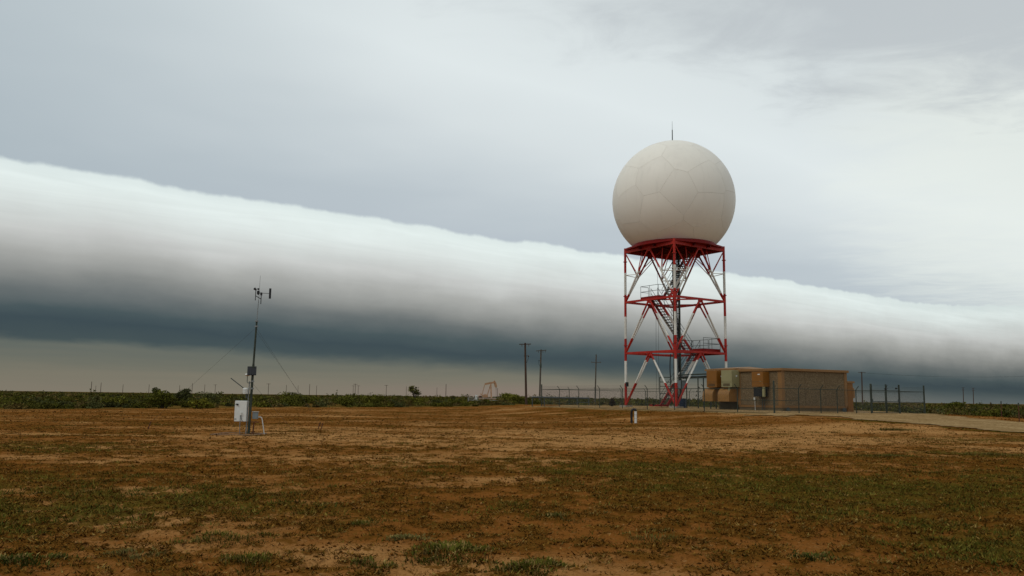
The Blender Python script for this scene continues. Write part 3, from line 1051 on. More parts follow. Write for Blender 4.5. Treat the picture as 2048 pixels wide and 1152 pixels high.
    tp.build('roof_skin', M_TAN, rf, smooth=False)
    for (a, b, mm, pl) in ((6.30, 7.53, M_BROWN, 'brown wall unit over the left hood'), (4.50, 5.74, M_BEIGE, 'pale beige wall unit')):
        dw = 0.02
        u = lbox(MB(), max(a, 4.5), b, -0.90, dw if a > 4.8 else -0.05, 2.00, 3.38).build('air_conditioner', mm, g, smooth=False, bevel=0.02)
        tag(u, pl)
        lv = MB()
        for k in range(5):
            lbox(lv, a + 0.22, b - 0.22, -0.912, -0.90, 2.10 + k * 0.045, 2.125 + k * 0.045)
        lv.build('louvre', M_LOUVRE, u, smooth=False)
        for zz in (2.38, 2.48):
            lbox(MB(), a, b, -0.906, -0.90, zz, zz + 0.015).build('panel_joint', M_LOUVRE, u, smooth=False)
        lbox(MB(), a - 0.006, a, -0.45, -0.30, 2.85, 2.98).build('switch_plate', M_WHITE, u, smooth=False)
    for (a, b) in ((6.75, 7.98), (4.78, 6.12)):
        h = hood(a, b, 1.0, 0.83, 1.96, 0.02).build('air_hood', M_OCHRE, g, bevel=0.01)
        rb = MB()
        for k in range(4):
            ss = a + (b - a) * (k + 0.5) / 4
            rb.bar(lp(ss, -0.985, 0.85), lp(ss, -0.985, 1.25), 0.02, 0.012, E2)
        rb.build('rib', M_OCHRE, h, smooth=False)
    lbox(MB(), 4.84, 4.98, -0.85, -0.70, 1.22, 1.98).build('duct', M_BEIGE, g, smooth=False)


build_shelters()


# ------------------------------------------------------------------ cable bridge between tower and shelter
def build_bridge():
    a = vec(15.95, 77.6, 0); b = vec(18.05, 71.6, 0)
    o = thing('cable_bridge', 'dark steel cable bridge on posts between tower and shelter', 'cable bridge', (a.x, a.y, 0.85))
    d = b - a
    dn_ = d.normalized(); sd_ = dn_.cross(UP)
    for s in (-0.28, 0.28):
        for z in (2.78, 3.08):
            MB().bar(sd_ * s + UP * z, d + sd_ * s + UP * z, 0.05, 0.09).build('rail', M_GREENPOST, o, smooth=False)
    for k in range(11):
        c = d * (k / 10) + UP * 2.80
        MB().bar(c - sd_ * 0.28, c + sd_ * 0.28, 0.05, 0.04).build('rung', M_DARKSTEEL, o, smooth=False)
    for k in (-0.15, 0.02, 0.16):
        MB().path([d * u + sd_ * k + UP * (2.88 + 0.02 * math.sin(9 * u)) for u in np.linspace(0, 1, 9)], 0.05, 6).build('cable', M_BLACK, o)
    for u in (0.10, 0.55, 0.86):
        for s in (-0.28, 0.28):
            c = d * u + sd_ * s
            MB().bar(c, c + UP * 2.75, 0.08, 0.08).build('post', M_GREENPOST, o, smooth=False)
    MB().box(d * 0.05 + UP * 2.2 + sd_ * 0.05, (0.7, 0.5, 0.75), (dn_, sd_, UP)).build('terminal_box', M_GREYBOX, o, smooth=False)


build_bridge()

t = thing('oil_drum', 'dark blue drum standing at the foot of the tower', 'drum', (15.95, 76.6, 0.85))
MB().lathe([(0.28, 0), (0.30, 0.02), (0.30, 0.29), (0.315, 0.30), (0.30, 0.31), (0.30, 0.59), (0.315, 0.60), (0.30, 0.61), (0.30, 0.86), (0.28, 0.88)], n=20).build('drum_body', M_BLUE, t)
MB().lathe([(0.30, 0.86), (0.305, 0.90), (0.27, 0.90), (0.26, 0.87)], n=20).build('lid_rim', M_DARKSTEEL, t)


# ------------------------------------------------------------------ chain link fence
_panels = {}


def mesh_panel_data(L, H):
    key = (round(L, 1), round(H, 2))
    if key not in _panels:
        mb = MB(); step = 0.085; r = 0.0021
        L_, H_ = L, H
        x = -H_
        while x < L_:
            for sg in (1, -1):
                # line from (x,0) rising to (x+H,H), clipped to the panel
                a = max(0.0, -x); b = min(H_, L_ - x)
                if b - a > 0.02:
                    p0 = (x + a, a); p1 = (x + b, b)
                    if sg < 0:
                        p0 = (L_ - p0[0], p0[1]); p1 = (L_ - p1[0], p1[1])
                    mb.tube((p0[0], 0.004 * sg, p0[1]), (p1[0], 0.004 * sg, p1[1]), r, n=3, cap=False)
            x += step
        _panels[key] = mb.mesh('mesh_panel', M_WIRE)
    return _panels[key]


def fence_z(p):
    d1, d2, d3, d4 = out_dist(np.array(p.x), np.array(p.y))
    return float(ground_h(p.x, p.y))


def build_fence():
    A, B, C, D = (vec(*q, 0) for q in (FA, FB, FC, FD))
    org = vec(B.x, B.y, 0.72)
    f = thing('chain_link_fence', 'tall chain link fence with barbed wire arms around the radar compound', 'fence', org)
    HF = 1.83
    d2 = (C - B).normalized()
    runs = [
        (B, [(B + (A - B) * (k / 9)) for k in range(10)], vec(*N1, 0), {0: 'corner', 9: 'corner'}),
        (B, [B + d2 * s for s in (0, 2.66, 5.14, 7.07, 9.37, 11.24)], vec(*N2, 0), {0: 'skip', 5: 'gate'}),
        (B, [B + d2 * s for s in (14.97, 18.40)], vec(*N2, 0), {0: 'gate', 1: 'corner'}),
        (A, [A + (D - A) * (k / 5) for k in range(6)], -vec(*N2, 0), {0: 'skip', 5: 'corner'}),
        (D, [D + (C - D) * (k / 9) for k in range(10)], -vec(*N1, 0), {0: 'skip', 9: 'skip'}),
    ]
    for _, pts, outn, kinds in runs:
        zs = [fence_z(p) for p in pts]
        for i, p in enumerate(pts):
            k = kinds.get(i, 'line')
            z = zs[i]
            if k == 'skip':
                continue
            base = vec(p.x, p.y, z) - org
            if k in ('corner', 'gate'):
                hp = HF + 0.52
                q = MB().tube(base - UP * 0.05, base + UP * hp, 0.062, n=10).tube(base + UP * hp, base + UP * (hp + 0.03), 0.068, 0.03, 10)
                q.build('post', M_GREENPOST, f)
            else:
                q = MB().tube(base - UP * 0.05, base + UP * (HF + 0.03), 0.036, n=8).build('post', M_GREENPOST, f)
                e = base + UP * HF + outn * 0.27 + UP * 0.33
                MB().bar(base + UP * (HF + 0.01), e, 0.03, 0.045).build('barb_arm', M_GREENPOST, q, smooth=False)
        for i in range(len(pts) - 1):
            p, q = pts[i], pts[i + 1]
            a = vec(p.x, p.y, zs[i] + HF) - org; b = vec(q.x, q.y, zs[i + 1] + HF) - org
            MB().tube(a, b, 0.024, n=6).build('top_rail', M_GREENPOST, f)
            for j in range(3):
                off = outn * (0.09 * (j + 1)) + UP * (0.11 * (j + 1))
                MB().tube(a + off, b + off, 0.0055, n=3, cap=False).build('barbed_wire', M_WIRE, f)
            L = (q - p).length
            me = mesh_panel_data(L, HF)
            o = bpy.data.objects.new('mesh_panel', me); COL.objects.link(o); o.parent = f
            dd = (q - p).normalized()
            o.location = vec(p.x, p.y, min(zs[i], zs[i + 1]) + 0.02) - org
            o.rotation_euler = (0, -math.atan2(zs[i + 1] - zs[i], L), math.atan2(dd.y, dd.x))
        # bracing rail beside the corner posts
    a = B + (A - B) * (0.0) ; b = B + (A - B) / 9
    MB().tube(vec(a.x, a.y, fence_z(a) + 0.95) - org, vec(b.x, b.y, fence_z(b) + 0.95) - org, 0.02, n=6).build('brace_rail', M_GREENPOST, f)
    b = B + d2 * 2.66
    MB().tube(vec(a.x, a.y, fence_z(a) + 0.95) - org, vec(b.x, b.y, fence_z(b) + 0.95) - org, 0.02, n=6).build('brace_rail', M_GREENPOST, f)
    a = B + d2 * 14.97; b = B + d2 * 18.40
    MB().tube(vec(a.x, a.y, fence_z(a) + 0.95) - org, vec(b.x, b.y, fence_z(b) + 0.95) - org, 0.022, n=6).build('brace_rail', M_GREENPOST, f)
    # two gate leaves
    for (s0, s1, lab) in ((11.36, 13.15, 'gate leaf of green-grey pipe and chain link nearest the shelters'),
                          (13.27, 14.88, 'gate leaf of green-grey pipe and chain link farther from the shelters')):
        p = B + d2 * s0; q = B + d2 * s1
        z = max(fence_z(p), fence_z(q)) + 0.06
        g = thing('gate_leaf', lab, 'gate', (p.x, p.y, z), 0, 'double swing gate of the compound')
        d = q - p
        for e in (vec(0, 0, 0), d):
            MB().tube(e, e + UP * (HF + 0.48), 0.034, n=8).build('upright', M_GREENPOST, g)
        for zz in (0.03, 0.92, HF - 0.02):
            MB().tube(UP * zz, d + UP * zz, 0.026, n=8).build('cross_rail', M_GREENPOST, g)
        for j in range(3):
            MB().tube(UP * (HF + 0.12 * (j + 1)), d + UP * (HF + 0.12 * (j + 1)), 0.0055, n=3, cap=False).build('barbed_wire', M_WIRE, g)
        o = bpy.data.objects.new('mesh_panel', mesh_panel_data(d.length, HF)); COL.objects.link(o); o.parent = g
        o.location = (0, 0, 0.02); o.rotation_euler = (0, 0, math.atan2(d.y, d.x))
        MB().box(d * (0.02 if s0 < 12 else 0.98) + UP * 1.0, (0.10, 0.10, 0.25)).build('hinge', M_DARKSTEEL, g, smooth=False)


build_fence()


# ------------------------------------------------------------------ weather station
def build_weather_station():
    ox, oy = -10.83, 34.47
    oz = float(ground_h(ox, oy))
    o = thing('weather_mast', 'slender instrument mast with wind sensors, solar panel and white cabinet', 'weather station', (ox, oy, oz))
    MB().tube((0, 0, -0.05), (0.05, 0, 2.9), 0.055, 0.05, 12).build('lower_pole', M_GREENPOST, o)
    MB().tube((-0.10, -0.02, 0.0), (-0.07, -0.02, 2.2), 0.024, 0.024, 8).build('side_pole', M_GALV, o)
    MB().tube((0.05, 0, 2.9), (0.09, 0, 4.74), 0.042, 0.038, 10).build('upper_pole', M_GREENPOST, o)
    MB().tube((0.09, 0, 4.74), (0.12, 0, 5.60), 0.018, 0.015, 8).build('mast_tube', M_GALV, o)
    MB().tube((0.12, 0, 5.60), (0.14, 0, 6.66), 0.010, 0.006, 6).build('whip_antenna', M_GALV, o)
    # wind head
    arm = MB().bar((-0.02, 0, 5.80), (0.22, 0, 5.66), 0.03, 0.03)
    arm.tube((-0.02, 0, 5.60), (-0.02, 0, 6.05), 0.016, n=8)
    arm.tube((0.22, 0, 5.45), (0.22, 0, 5.86), 0.018, n=8)
    arm.build('sensor_arm', M_BLACK, o)
    an = MB().tube((-0.02, 0, 6.02), (-0.02, 0, 6.10), 0.03, n=8).build('anemometer', M_BLACK, o)
    for a in (0.3, 2.4, 4.5):
        c = vec(-0.02 + 0.10 * math.cos(a), 0.10 * math.sin(a), 6.09)
        MB().lathe([(0.005, -0.035), (0.035, -0.02), (0.045, 0.01), (0.040, 0.03)], c, 10, (-math.sin(a), math.cos(a), 0)).tube((-0.02, 0, 6.09), c, 0.008, n=5).build('cup', M_BLACK, an)
    vn = MB().tube((0.08, 0, 5.92), (0.56, 0, 5.90), 0.010, n=6)
    vn.lathe([(0.02, -0.09), (0.055, -0.06), (0.06, 0.05), (0.03, 0.09)], (0.09, 0, 5.93), 10, (0, 0, 1))
    vn.box((0.59, 0, 5.90), (0.09, 0.012, 0.44))
    vn.box((0.22, 0, 5.88), (0.07, 0.07, 0.12))
    vn.build('wind_vane', M_BLACK, o, smooth=False)
    # solar panel, turned and tilted
    ax = (vec(1, 0.25, 0.0), vec(0.22, -0.6, 0.75).normalized(), vec(0.2, -0.75, -0.6))
    u = vec(1, 0.28, 0.02).normalized(); w = vec(0.18, 0.55, 0.82).normalized(); n = u.cross(w).normalized(); w = n.cross(u)
    sp = MB().box((0.03, -0.10, 2.63), (0.36, 0.42, 0.03), (u, w, n)).build('solar_panel', M_SOLAR, o, smooth=False)
    for k in range(4):
        MB().box(vec(0.03, -0.10, 2.63) + u * (-0.135 + 0.09 * k) + n * 0.016 * (1 if n.y < 0 else -1), (0.083, 0.39, 0.003), (u, w, n)).build('cell_strip', M_BLACK, sp, smooth=False)
    # radiation dome on its bent bracket
    MB().path([(0.02, -0.04, 2.14), (-0.14, -0.06, 2.13), (-0.155, -0.06, 2.18), (-0.155, -0.06, 2.42)], 0.014, 6).build('sensor_bracket', M_DARKSTEEL, o)
    MB().lathe([(0.03, -0.05), (0.10, -0.02), (0.115, 0.01), (0.09, 0.045), (0.03, 0.06)], (-0.155, -0.06, 2.46), 16).build('sensor_dome', M_WHITE, o)
    # louvred shield
    sh = MB()
    sh.lathe([(0.07, 0.0), (0.115, 0.0), (0.115, 0.20), (0.10, 0.235), (0.02, 0.245)], (-0.20, -0.05, 1.68), 16)
    s1 = sh.build('radiation_shield', M_WHITE, o)
    for k in range(4):
        MB().lathe([(0.117, 0), (0.124, 0.008), (0.117, 0.016)], (-0.20, -0.05, 1.71 + k * 0.045), 16).build('louvre_ring', M_PVC, s1)
    MB().tube((-0.16, -0.03, 1.50), (-0.17, -0.04, 1.68), 0.035, n=8).build('shield_stem', M_DARKSTEEL, o)
    # boom antenna pointing up and left
    bm_ = MB().tube((-0.24, 0.02, 1.86), (-0.88, 0.05, 2.32), 0.020, n=8)
    bm_.tube((-0.24, 0.02, 1.86), (-0.10, 0.0, 1.76), 0.014, n=6)
    bm_.build('boom_antenna', M_DARKSTEEL, o)
    # white cabinet
    cb = MB().box((-0.345, 0.02, 0.965), (0.50, 0.26, 0.85)).build('cabinet', M_WHITE, o, smooth=False, bevel=0.012)
    MB().box((-0.345, -0.113, 0.965), (0.47, 0.008, 0.81)).build('cabinet_door', M_WHITE, cb, smooth=False)
    MB().box((-0.50, -0.135, 1.25), (0.10, 0.035, 0.035)).box((-0.47, -0.14, 1.235), (0.05, 0.045, 0.06)).build('latch', M_BLACK, cb, smooth=False)
    MB().box((-0.55, -0.12, 0.645), (0.10, 0.02, 0.022)).build('latch', M_DARKSTEEL, cb, smooth=False)
    MB().box((-0.32, -0.14, 0.86), (0.075, 0.06, 0.11)).tube((-0.30, -0.15, 0.86), (-0.30, -0.15, 0.92), 0.03, n=8).build('cable_gland', M_WHITE, cb, smooth=False)
    MB().path([(-0.325, -0.15, 0.80), (-0.33, -0.15, 0.60), (-0.335, -0.13, 0.35), (-0.335, -0.1, 0.02)], 0.014, 6).build('cable', M_GREYBOX, o)
    MB().path([(-0.31, -0.15, 0.80), (-0.28, -0.14, 0.62), (-0.2, -0.1, 0.52), (-0.08, -0.05, 0.50)], 0.008, 6).build('cable', M_BLACK, o)
    # junction box on a rusty stake, and a bent conduit
    jb = MB().box((0.23, 0.05, 0.79), (0.22, 0.10, 0.28)).build('junction_box', M_GREYBOX, o, smooth=False, bevel=0.008)
    MB().box((0.23, 0.05, 0.945), (0.26, 0.14, 0.025)).build('box_lid', M_PVC, jb, smooth=False)
    MB().tube((0.165, 0.04, 0.0), (0.19, 0.04, 0.50), 0.03, n=8).box((0.20, 0.04, 0.52), (0.36, 0.10, 0.03)).build('stake', M_RUST, o, smooth=False)
    MB().path([(0.30, 0.05, 0.72), (0.42, 0.04, 0.73), (0.50, 0.02, 0.71), (0.54, 0.0, 0.62), (0.62, -0.03, 0.25), (0.68, -0.05, -0.05)], 0.022, 8).build('conduit', M_PVC, o)
    # clamps
    for z in (1.9, 2.2, 4.5, 4.72):
        MB().tube((0.03 + z * 0.012, 0, z - 0.03), (0.03 + z * 0.012, 0, z + 0.03), 0.066, n=10).build('clamp', M_GALV, o)
    # guy wires to ground anchors
    for (x, y, zt) in ((-16.5, 38.0, 4.45), (-9.25, 40.2, 4.45), (-9.05, 39.9, 4.30)):
        z = float(ground_h(x, y)) - oz
        MB().tube((0.08, 0, zt), (x - ox, y - oy, z + 0.25), 0.0035, n=4, cap=False).build('guy_wire', M_DARKSTEEL, o)
        MB().tube((x - ox - 0.05, y - oy, z - 0.05), (x - ox + 0.06, y - oy + 0.02, z + 0.34), 0.025, n=6).build('guy_anchor', M_RUST, o)
    MB().tube((0.05, 0, 2.12), (-1.5, 2.2, 0.0), 0.004, n=4, cap=False).build('guy_wire', M_DARKSTEEL, o)
    MB().tube((0.05, 0, 2.12), (1.3, 2.4, 0.0), 0.004, n=4, cap=False).build('guy_wire', M_DARKSTEEL, o)
    # timber frame round the base
    z = oz
    f = thing('timber_frame', 'low grey timber frame lying around the instrument mast foot', 'frame', (ox - 0.1, oy - 0.35, z))
    for (x, y, L, a) in ((-0.15, -0.85, 1.75, 0.02), (-0.15, 0.75, 1.75, -0.02), (-1.0, -0.05, 1.55, 1.57), (0.70, -0.05, 1.55, 1.55)):
        MB().box((x, y, 0.01), (L, 0.09, 0.12), ((math.cos(a), math.sin(a), 0), (-math.sin(a), math.cos(a), 0), (0, 0, 1))).build('board', M_TIMBER, f, smooth=False, bevel=0.01)
    MB().box((-0.15, -0.05, -0.04), (1.6, 1.45, 0.07)).build('slab', M_PLINTH, f, smooth=False)


build_weather_station()


# ------------------------------------------------------------------ vent pipe in the field
def build_vent():
    x, y = 8.38, 56.0
    z = float(ground_h(x, y))
    o = thing('vent_post', 'white marker post with a bent black vent hose beside it in the dirt field', 'vent pipe', (x, y, z))
    MB().tube((0.08, 0, -0.05), (0.08, 0, 0.80), 0.085, 0.085, 12).build('marker_post', M_WHITE, o)
    MB().lathe([(0.074, 0), (0.08, 0.02), (0.074, 0.05), (0.03, 0.08)], (0.08, 0, 0.80), 12).build('cap', M_BLACK, o)
    pts = [(-0.19, 0.05, -0.05), (-0.19, 0.05, 0.55), (-0.18, 0.05, 0.72)]
    for k in range(7):
        a = math.pi - math.pi * 0.75 * k / 6
        pts.append((-0.03 + 0.15 * math.cos(a), 0.03, 0.76 + 0.17 * math.sin(a)))
    MB().path(pts, 0.078, 10).build('vent_hose', M_BLACK, o)
    MB().tube((0.0, 0, 0.87), (0.13, 0, 0.90), 0.085, n=10).build('hose_end', M_BLACK, o)
    for zz in (0.3, 0.55):
        MB().tube((0.08, 0, zz), (0.08, 0, zz + 0.02), 0.09, n=12).build('strap', M_GALV, o)


build_vent()


# ------------------------------------------------------------------ utility poles
def utility_pole(x, y, h, label, style, group=None, z=None, lean=0.0, m=None, r=0.17, yaw=0.0):
    z = float(ground_h(x, y)) if z is None else z
    o = thing('utility_pole', label, 'pole', (x, y, z - 0.1), yaw, group)
    m = m or M_WOOD
    top = vec(lean, 0, h)
    MB().tube((0, 0, 0), top, r, r * 0.72, 10).build('shaft', m, o)

    def arm(zz, L, ins=(-0.9, -0.35, 0.35, 0.9), down=False, tilt=0.0, rr=0.07):
        c = vec(lean * zz / h, 0, zz)
        a = MB().bar(c + vec(-L / 2, -0.14, -tilt), c + vec(L / 2, -0.14, tilt), rr * 1.6, rr * 2).build('crossarm', m, o, smooth=False)
        for k in ins:
            p = c + vec(k * L / 2, -0.14, tilt * k)
            if down:
                MB().lathe([(0.05, -0.45), (0.09, -0.36), (0.05, -0.27), (0.09, -0.20), (0.03, -0.08)], p, 8).build('insulator', M_CERAM, o)
            else:
                MB().lathe([(0.03, 0.05), (0.06, 0.10), (0.06, 0.19), (0.02, 0.24)], p, 8).build('insulator', M_CERAM, o)
        return c
    if style == 'double':
        c = arm(h - 0.25, 2.3, (-0.55, 0.6), True, 0.04)
        c2 = vec(lean, 0.14, h - 0.25)
        MB().bar(c2 + vec(-1.15, 0, -0.04), c2 + vec(1.15, 0, 0.04), 0.11, 0.14).build('crossarm', m, o, smooth=False)
        MB().bar((lean * 0.8 - 0.3, 0, h - 2.55), (lean * 0.8 + 0.65, 0, h - 2.5), 0.08, 0.09).build('bracket', M_DARKSTEEL, o, smooth=False)
        MB().lathe([(0.05, 0), (0.12, 0.1), (0.12, 0.30), (0.05, 0.4)], (lean * 0.8 + 0.62, 0, h - 2.75), 10).build('cutout', M_CERAM, o)
        MB().path([(lean * 0.8 + 0.62, 0, h - 2.75), (lean * 0.8 + 0.5, 0, h - 3.3), (lean * 0.8 + 0.15, 0, h - 4.0)], 0.035, 6).build('lead_wire', M_BLACK, o)
    elif style == 'transformer':
        arm(h - 0.25, 2.4, (-0.5, 0.35, 0.8), True, 0.12)
        MB().bar((lean - 1.1, 0.14, h - 0.33), (lean + 1.15, 0.14, h - 0.1), 0.11, 0.14).build('crossarm', m, o, smooth=False)
        MB().bar((lean * 0.7 - 0.5, 0, h - 2.5), (lean * 0.7 + 0.2, 0, h - 2.5), 0.10, 0.14).build('bracket', M_DARKSTEEL, o, smooth=False)
        MB().lathe([(0.10, 0), (0.17, 0.08), (0.17, 0.9), (0.10, 1.0)], (lean * 0.6 + 0.02, -0.30, h - 4.1), 12).build('transformer', M_GREENPOST, o)
        MB().path([(lean * 0.7 - 0.45, 0, h - 2.5), (lean * 0.7 - 0.45, 0, h - 3.2), (lean * 0.6 - 0.1, -0.2, h - 3.8)], 0.03, 6).build('lead_wire', M_BLACK, o)
    elif style == 'cross':
        arm(h - 1.9, 2.5, (-0.9, 0.9))
        MB().lathe([(0.03, 0), (0.06, 0.08), (0.06, 0.18), (0.02, 0.24)], (lean, 0, h), 8).build('insulator', M_CERAM, o)
    elif style == 'tee':
        arm(h - 0.3, 2.6, (-0.92, -0.4, 0.4, 0.92))
    elif style == 'two':
        arm(h - 0.15, 2.2, (-0.85, 0.85)); arm(h - 1.6, 1.9, (-0.85, 0.85))
    return o


utility_pole(3.05, 160, 11.95, 'tall dark brown utility pole with double crossarm beside the dirt field', 'double', lean=-0.35, r=0.24, z=0.35)
utility_pole(6.45, 184, 12.2, 'grey utility pole with transformer behind the fence corner', 'transformer', lean=0.25, m=M_WOODG, r=0.22, yaw=0.2, z=0.25)
utility_pole(20.93, 205, 12.3, 'utility pole with low crossarm standing left of the tower', 'cross', lean=0.30, m=M_WOODG, r=0.20, z=0.25)
utility_pole(127.6, 300, 12.6, 'utility pole with top crossarm right of the tan shelter', 'tee', lean=0.2, r=0.26, z=0)
gp = 'poles of the line beyond the gate'
utility_pole(290.2, 530, 11.8, 'left one of the twin poles above scrub beyond the gate', 'two', gp, lean=0.3, r=0.27, z=0)
utility_pole(296.6, 530, 11.6, 'right one of the twin poles above scrub beyond the gate', 'two', gp, lean=0.35, r=0.27, z=0)
utility_pole(188.5, 300, 12.0, 'pole cut by the right edge of the picture, only its arm end showing', 'tee', lean=0.1, r=0.26, z=0)

FAR_POLES = [  # pixel-measured bearings turned into ground positions at the far line, with heights
    (188, 763, 420), (197, 771, 620), (207, 765, 480), (251, 769, 560), (303, 769, 560), (364, 770, 600), (389, 766.5, 500), (414, 769, 600), (435, 769, 600),
    (541, 767, 520), (576.6, 770, 600), (600, 771, 650), (623, 768, 540), (637, 771, 640), (710, 771, 640), (714, 767.5, 500), (720, 771, 620),
    (776, 770, 560), (816, 773, 650), (877, 775, 650), (895, 768, 420), (998, 776, 520)]
ORD = ['first', 'second', 'third', 'fourth', 'fifth', 'sixth', 'seventh', 'eighth', 'ninth', 'tenth', 'eleventh', 'twelfth', 'thirteenth', 'fourteenth',
       'fifteenth', 'sixteenth', 'seventeenth', 'eighteenth', 'nineteenth', 'twentieth', 'twenty-first', 'twenty-second']
for i, (px, py, Y) in enumerate(FAR_POLES):
    X = (px - 1024) / 1640.0 * Y * 0.995
    hor = 781 + 0.0132 * px
    h = 1.65 + (hor - py) / 1640.0 * Y
    lab = ORD[i] + ' pole from the left on the distant skyline'
    if i == len(FAR_POLES) - 1:
        lab = 'distant skyline pole just right of the pumpjack'
    utility_pole(X, Y, h, lab, 'tee' if i in (14, 15, 16, 17, 8, 9) else 'plain', 'far poles along the skyline', r=0.17, z=0)

# overhead wires of the line on the right
pw = thing('power_line', 'thin overhead wires running right from the pole beyond the shelter', 'wires', (127.6, 300, 0))
for k in (-1.2, -0.5, 0.5, 1.2):
    pts = []
    for u in np.linspace(0, 1, 14):
        pts.append((61.0 * u + k, 0.2, 12.2 - 0.5 * u - 3.2 * u * (1 - u)))
    MB().path(pts, 0.011, 4).build('wire', M_DARKSTEEL, pw)


# ------------------------------------------------------------------ pumpjack
def build_pumpjack():
    x0, y0, z0 = -7.9, 300.0, 0.25
    o = thing('pumpjack', 'orange oil pumpjack with raised horsehead standing in the scrub', 'pumpjack', (x0, y0, z0))
    # metres, seen side on: left is the crank end, right the well
    MB().box((-0.3, 0, 0.7), (6.6, 1.2, 0.35)).build('skid', M_ORANGE, o, smooth=False)
    post = MB()
    top = vec(0.65, 0, 6.15)
    for (px, py) in ((0.95, -0.7), (0.95, 0.7), (-0.9, -0.55), (-0.9, 0.55)):
        post.bar((px, py, 0.8), top + vec(0, py * 0.2, 0), 0.46 if px > 0 else 0.24, 0.46 if px > 0 else 0.24)
    post.build('samson_post', M_ORANGE, o, smooth=False)
    a = vec(-1.55, 0, 6.0); b = vec(2.05, 0, 6.75)
    MB().bar(a, b, 0.5, 0.66).build('walking_beam', M_ORANGE, o, smooth=False)
    MB().box(top + vec(0, 0, 0.1), (0.5, 0.7, 0.35)).build('saddle_bearing', M_ORANGE, o, smooth=False)
    hd = []
    for k in range(9):
        u = k / 8
        hd.append((2.05 + 0.55 * math.sin(u * 2.2) + u * 0.40, -0.16, 7.45 - u * 2.6))
    inner = [(2.15, -0.16, 5.0), (1.75, -0.16, 6.3), (1.55, -0.16, 7.0)]
    MB().prism(hd + inner, (0, 0.32, 0)).build('horsehead', M_ORANGE, o, smooth=False)
    MB().tube((2.62, 0, 4.9), (2.66, 0, 1.6), 0.05, n=6).build('bridle', M_DARKSTEEL, o)
    MB().bar((2.50, 0, 5.0), (2.66, 0, 3.9), 0.18, 0.14).build('hanger_bar', M_RUST, o, smooth=False)
    MB().bar(a + vec(0, 0, -0.2), a + vec(-0.30, 0, -1.3), 0.26, 0.22).build('tail_bearing', M_ORANGE, o, smooth=False)
    for s in (-0.6, 0.6):
        MB().bar(a + vec(-0.2, s, -1.0), (-2.45, s, 2.2), 0.18, 0.16).build('pitman_arm', M_ORANGE, o, smooth=False)
        ck = MB().bar((-1.75, s * 1.2, 1.55), (-3.05, s * 1.2, 2.55), 0.22, 0.35)
        ck.build('crank', M_ORANGE, o, smooth=False)
        cw = []
        for k in range(10):
            q = math.pi * k / 9
            cw.append((-1.25 + 1.15 * math.cos(q) * 0.9, s * 1.4, 1.25 + 1.15 * math.sin(q)))
        MB().prism(cw, (0, 0.35 * (1 if s > 0 else -1), 0)).build('counterweight', M_ORANGE, o, smooth=False)
    MB().box((-1.6, 0, 1.5), (1.2, 0.9, 1.2)).build('gearbox', M_ORANGE, o, smooth=False, bevel=0.08)
    MB().box((-3.1, 0, 1.35), (0.8, 0.8, 0.9)).build('motor', M_RUST, o, smooth=False, bevel=0.08)
    MB().tube((2.66, 0, 0.2), (2.66, 0, 1.7), 0.22, 0.14, 10).build('wellhead', M_BLACK, o)
    t2 = thing('control_panel', 'white electrical panel on posts left of the pumpjack', 'panel', (-12.1, 292, 0.25))
    MB().box((0, 0, 1.25), (0.75, 0.4, 1.5)).build('panel_box', M_WHITE, t2, smooth=False, bevel=0.03)
    for s in (-0.3, 0.3):
        MB().tube((s, 0.1, 0), (s, 0.1, 2.1), 0.07, n=6).build('post', M_WHITE, t2)
    MB().box((0.1, -0.21, 1.3), (0.45, 0.02, 0.9)).build('panel_door', M_PVC, t2, smooth=False)
    f = thing('pipe_railing', 'pale pipe railing in front of the pumpjack', 'railing', (-8.6, 205, 0.2))
    for (a_, b_) in ((-1.9, 1.9), (1.9, 5.5)):
        for zz in (1.15, 0.65):
            MB().tube((a_, 0, zz), (b_, 0.3, zz), 0.05, n=6).build('rail', M_PVC, f)
    for xx in (-1.9, -0.1, 1.9, 5.5):
        MB().tube((xx, 0, -0.1), (xx, 0, 1.25), 0.065, n=6).build('post', M_PVC, f)
    MB().tube((-1.2, 0, 0.1), (-0.1, 0, 1.1), 0.05, n=6).build('brace', M_PVC, f)


build_pumpjack()

# pipe barrier and troughs behind the fence corner
pb = thing('pipe_barrier', 'dark welded pipe barrier behind the fence near the grey pole', 'barrier', (2.95, 112, 0.55))
MB().tube((0, 0, 1.15), (7.3, -3.5, 1.1), 0.11, n=8).build('rail', M_DARKSTEEL, pb)
for u in (0.0, 0.22, 0.8, 1.0):
    MB().tube((7.3 * u, -3.5 * u, -0.2), (7.3 * u, -3.5 * u, 1.2), 0.07, n=8).build('post', M_DARKSTEEL, pb)
MB().tube((5.9, -2.8, 0.55), (7.3, -3.5, 0.55), 0.05, n=6).build('rail', M_DARKSTEEL, pb)
for (x, y, L, lab) in ((5.0, 113, 1.3, 'small dark trough under the left end of the pipe barrier'), (9.3, 110, 2.2, 'long dark trough under the right end of the pipe barrier')):
    tr = thing('trough', lab, 'trough', (x, y, float(ground_h(x, y))))
    w = MB()
    prof = [(-L / 2, -0.35, 0.05), (-L / 2, 0.35, 0.05), (-L / 2, 0.42, 0.45), (-L / 2, 0.36, 0.45), (-L / 2, 0.30, 0.12), (-L / 2, -0.30, 0.12), (-L / 2, -0.36, 0.45), (-L / 2, -0.42, 0.45)]
    w.prism(prof, (L, 0, 0)).build('basin', M_BLACK, tr, smooth=False)
    for s in (-1, 1):
        MB().box((s * L * 0.35, 0, 0.02), (0.1, 0.7, 0.1)).build('foot', M_RUST, tr, smooth=False)

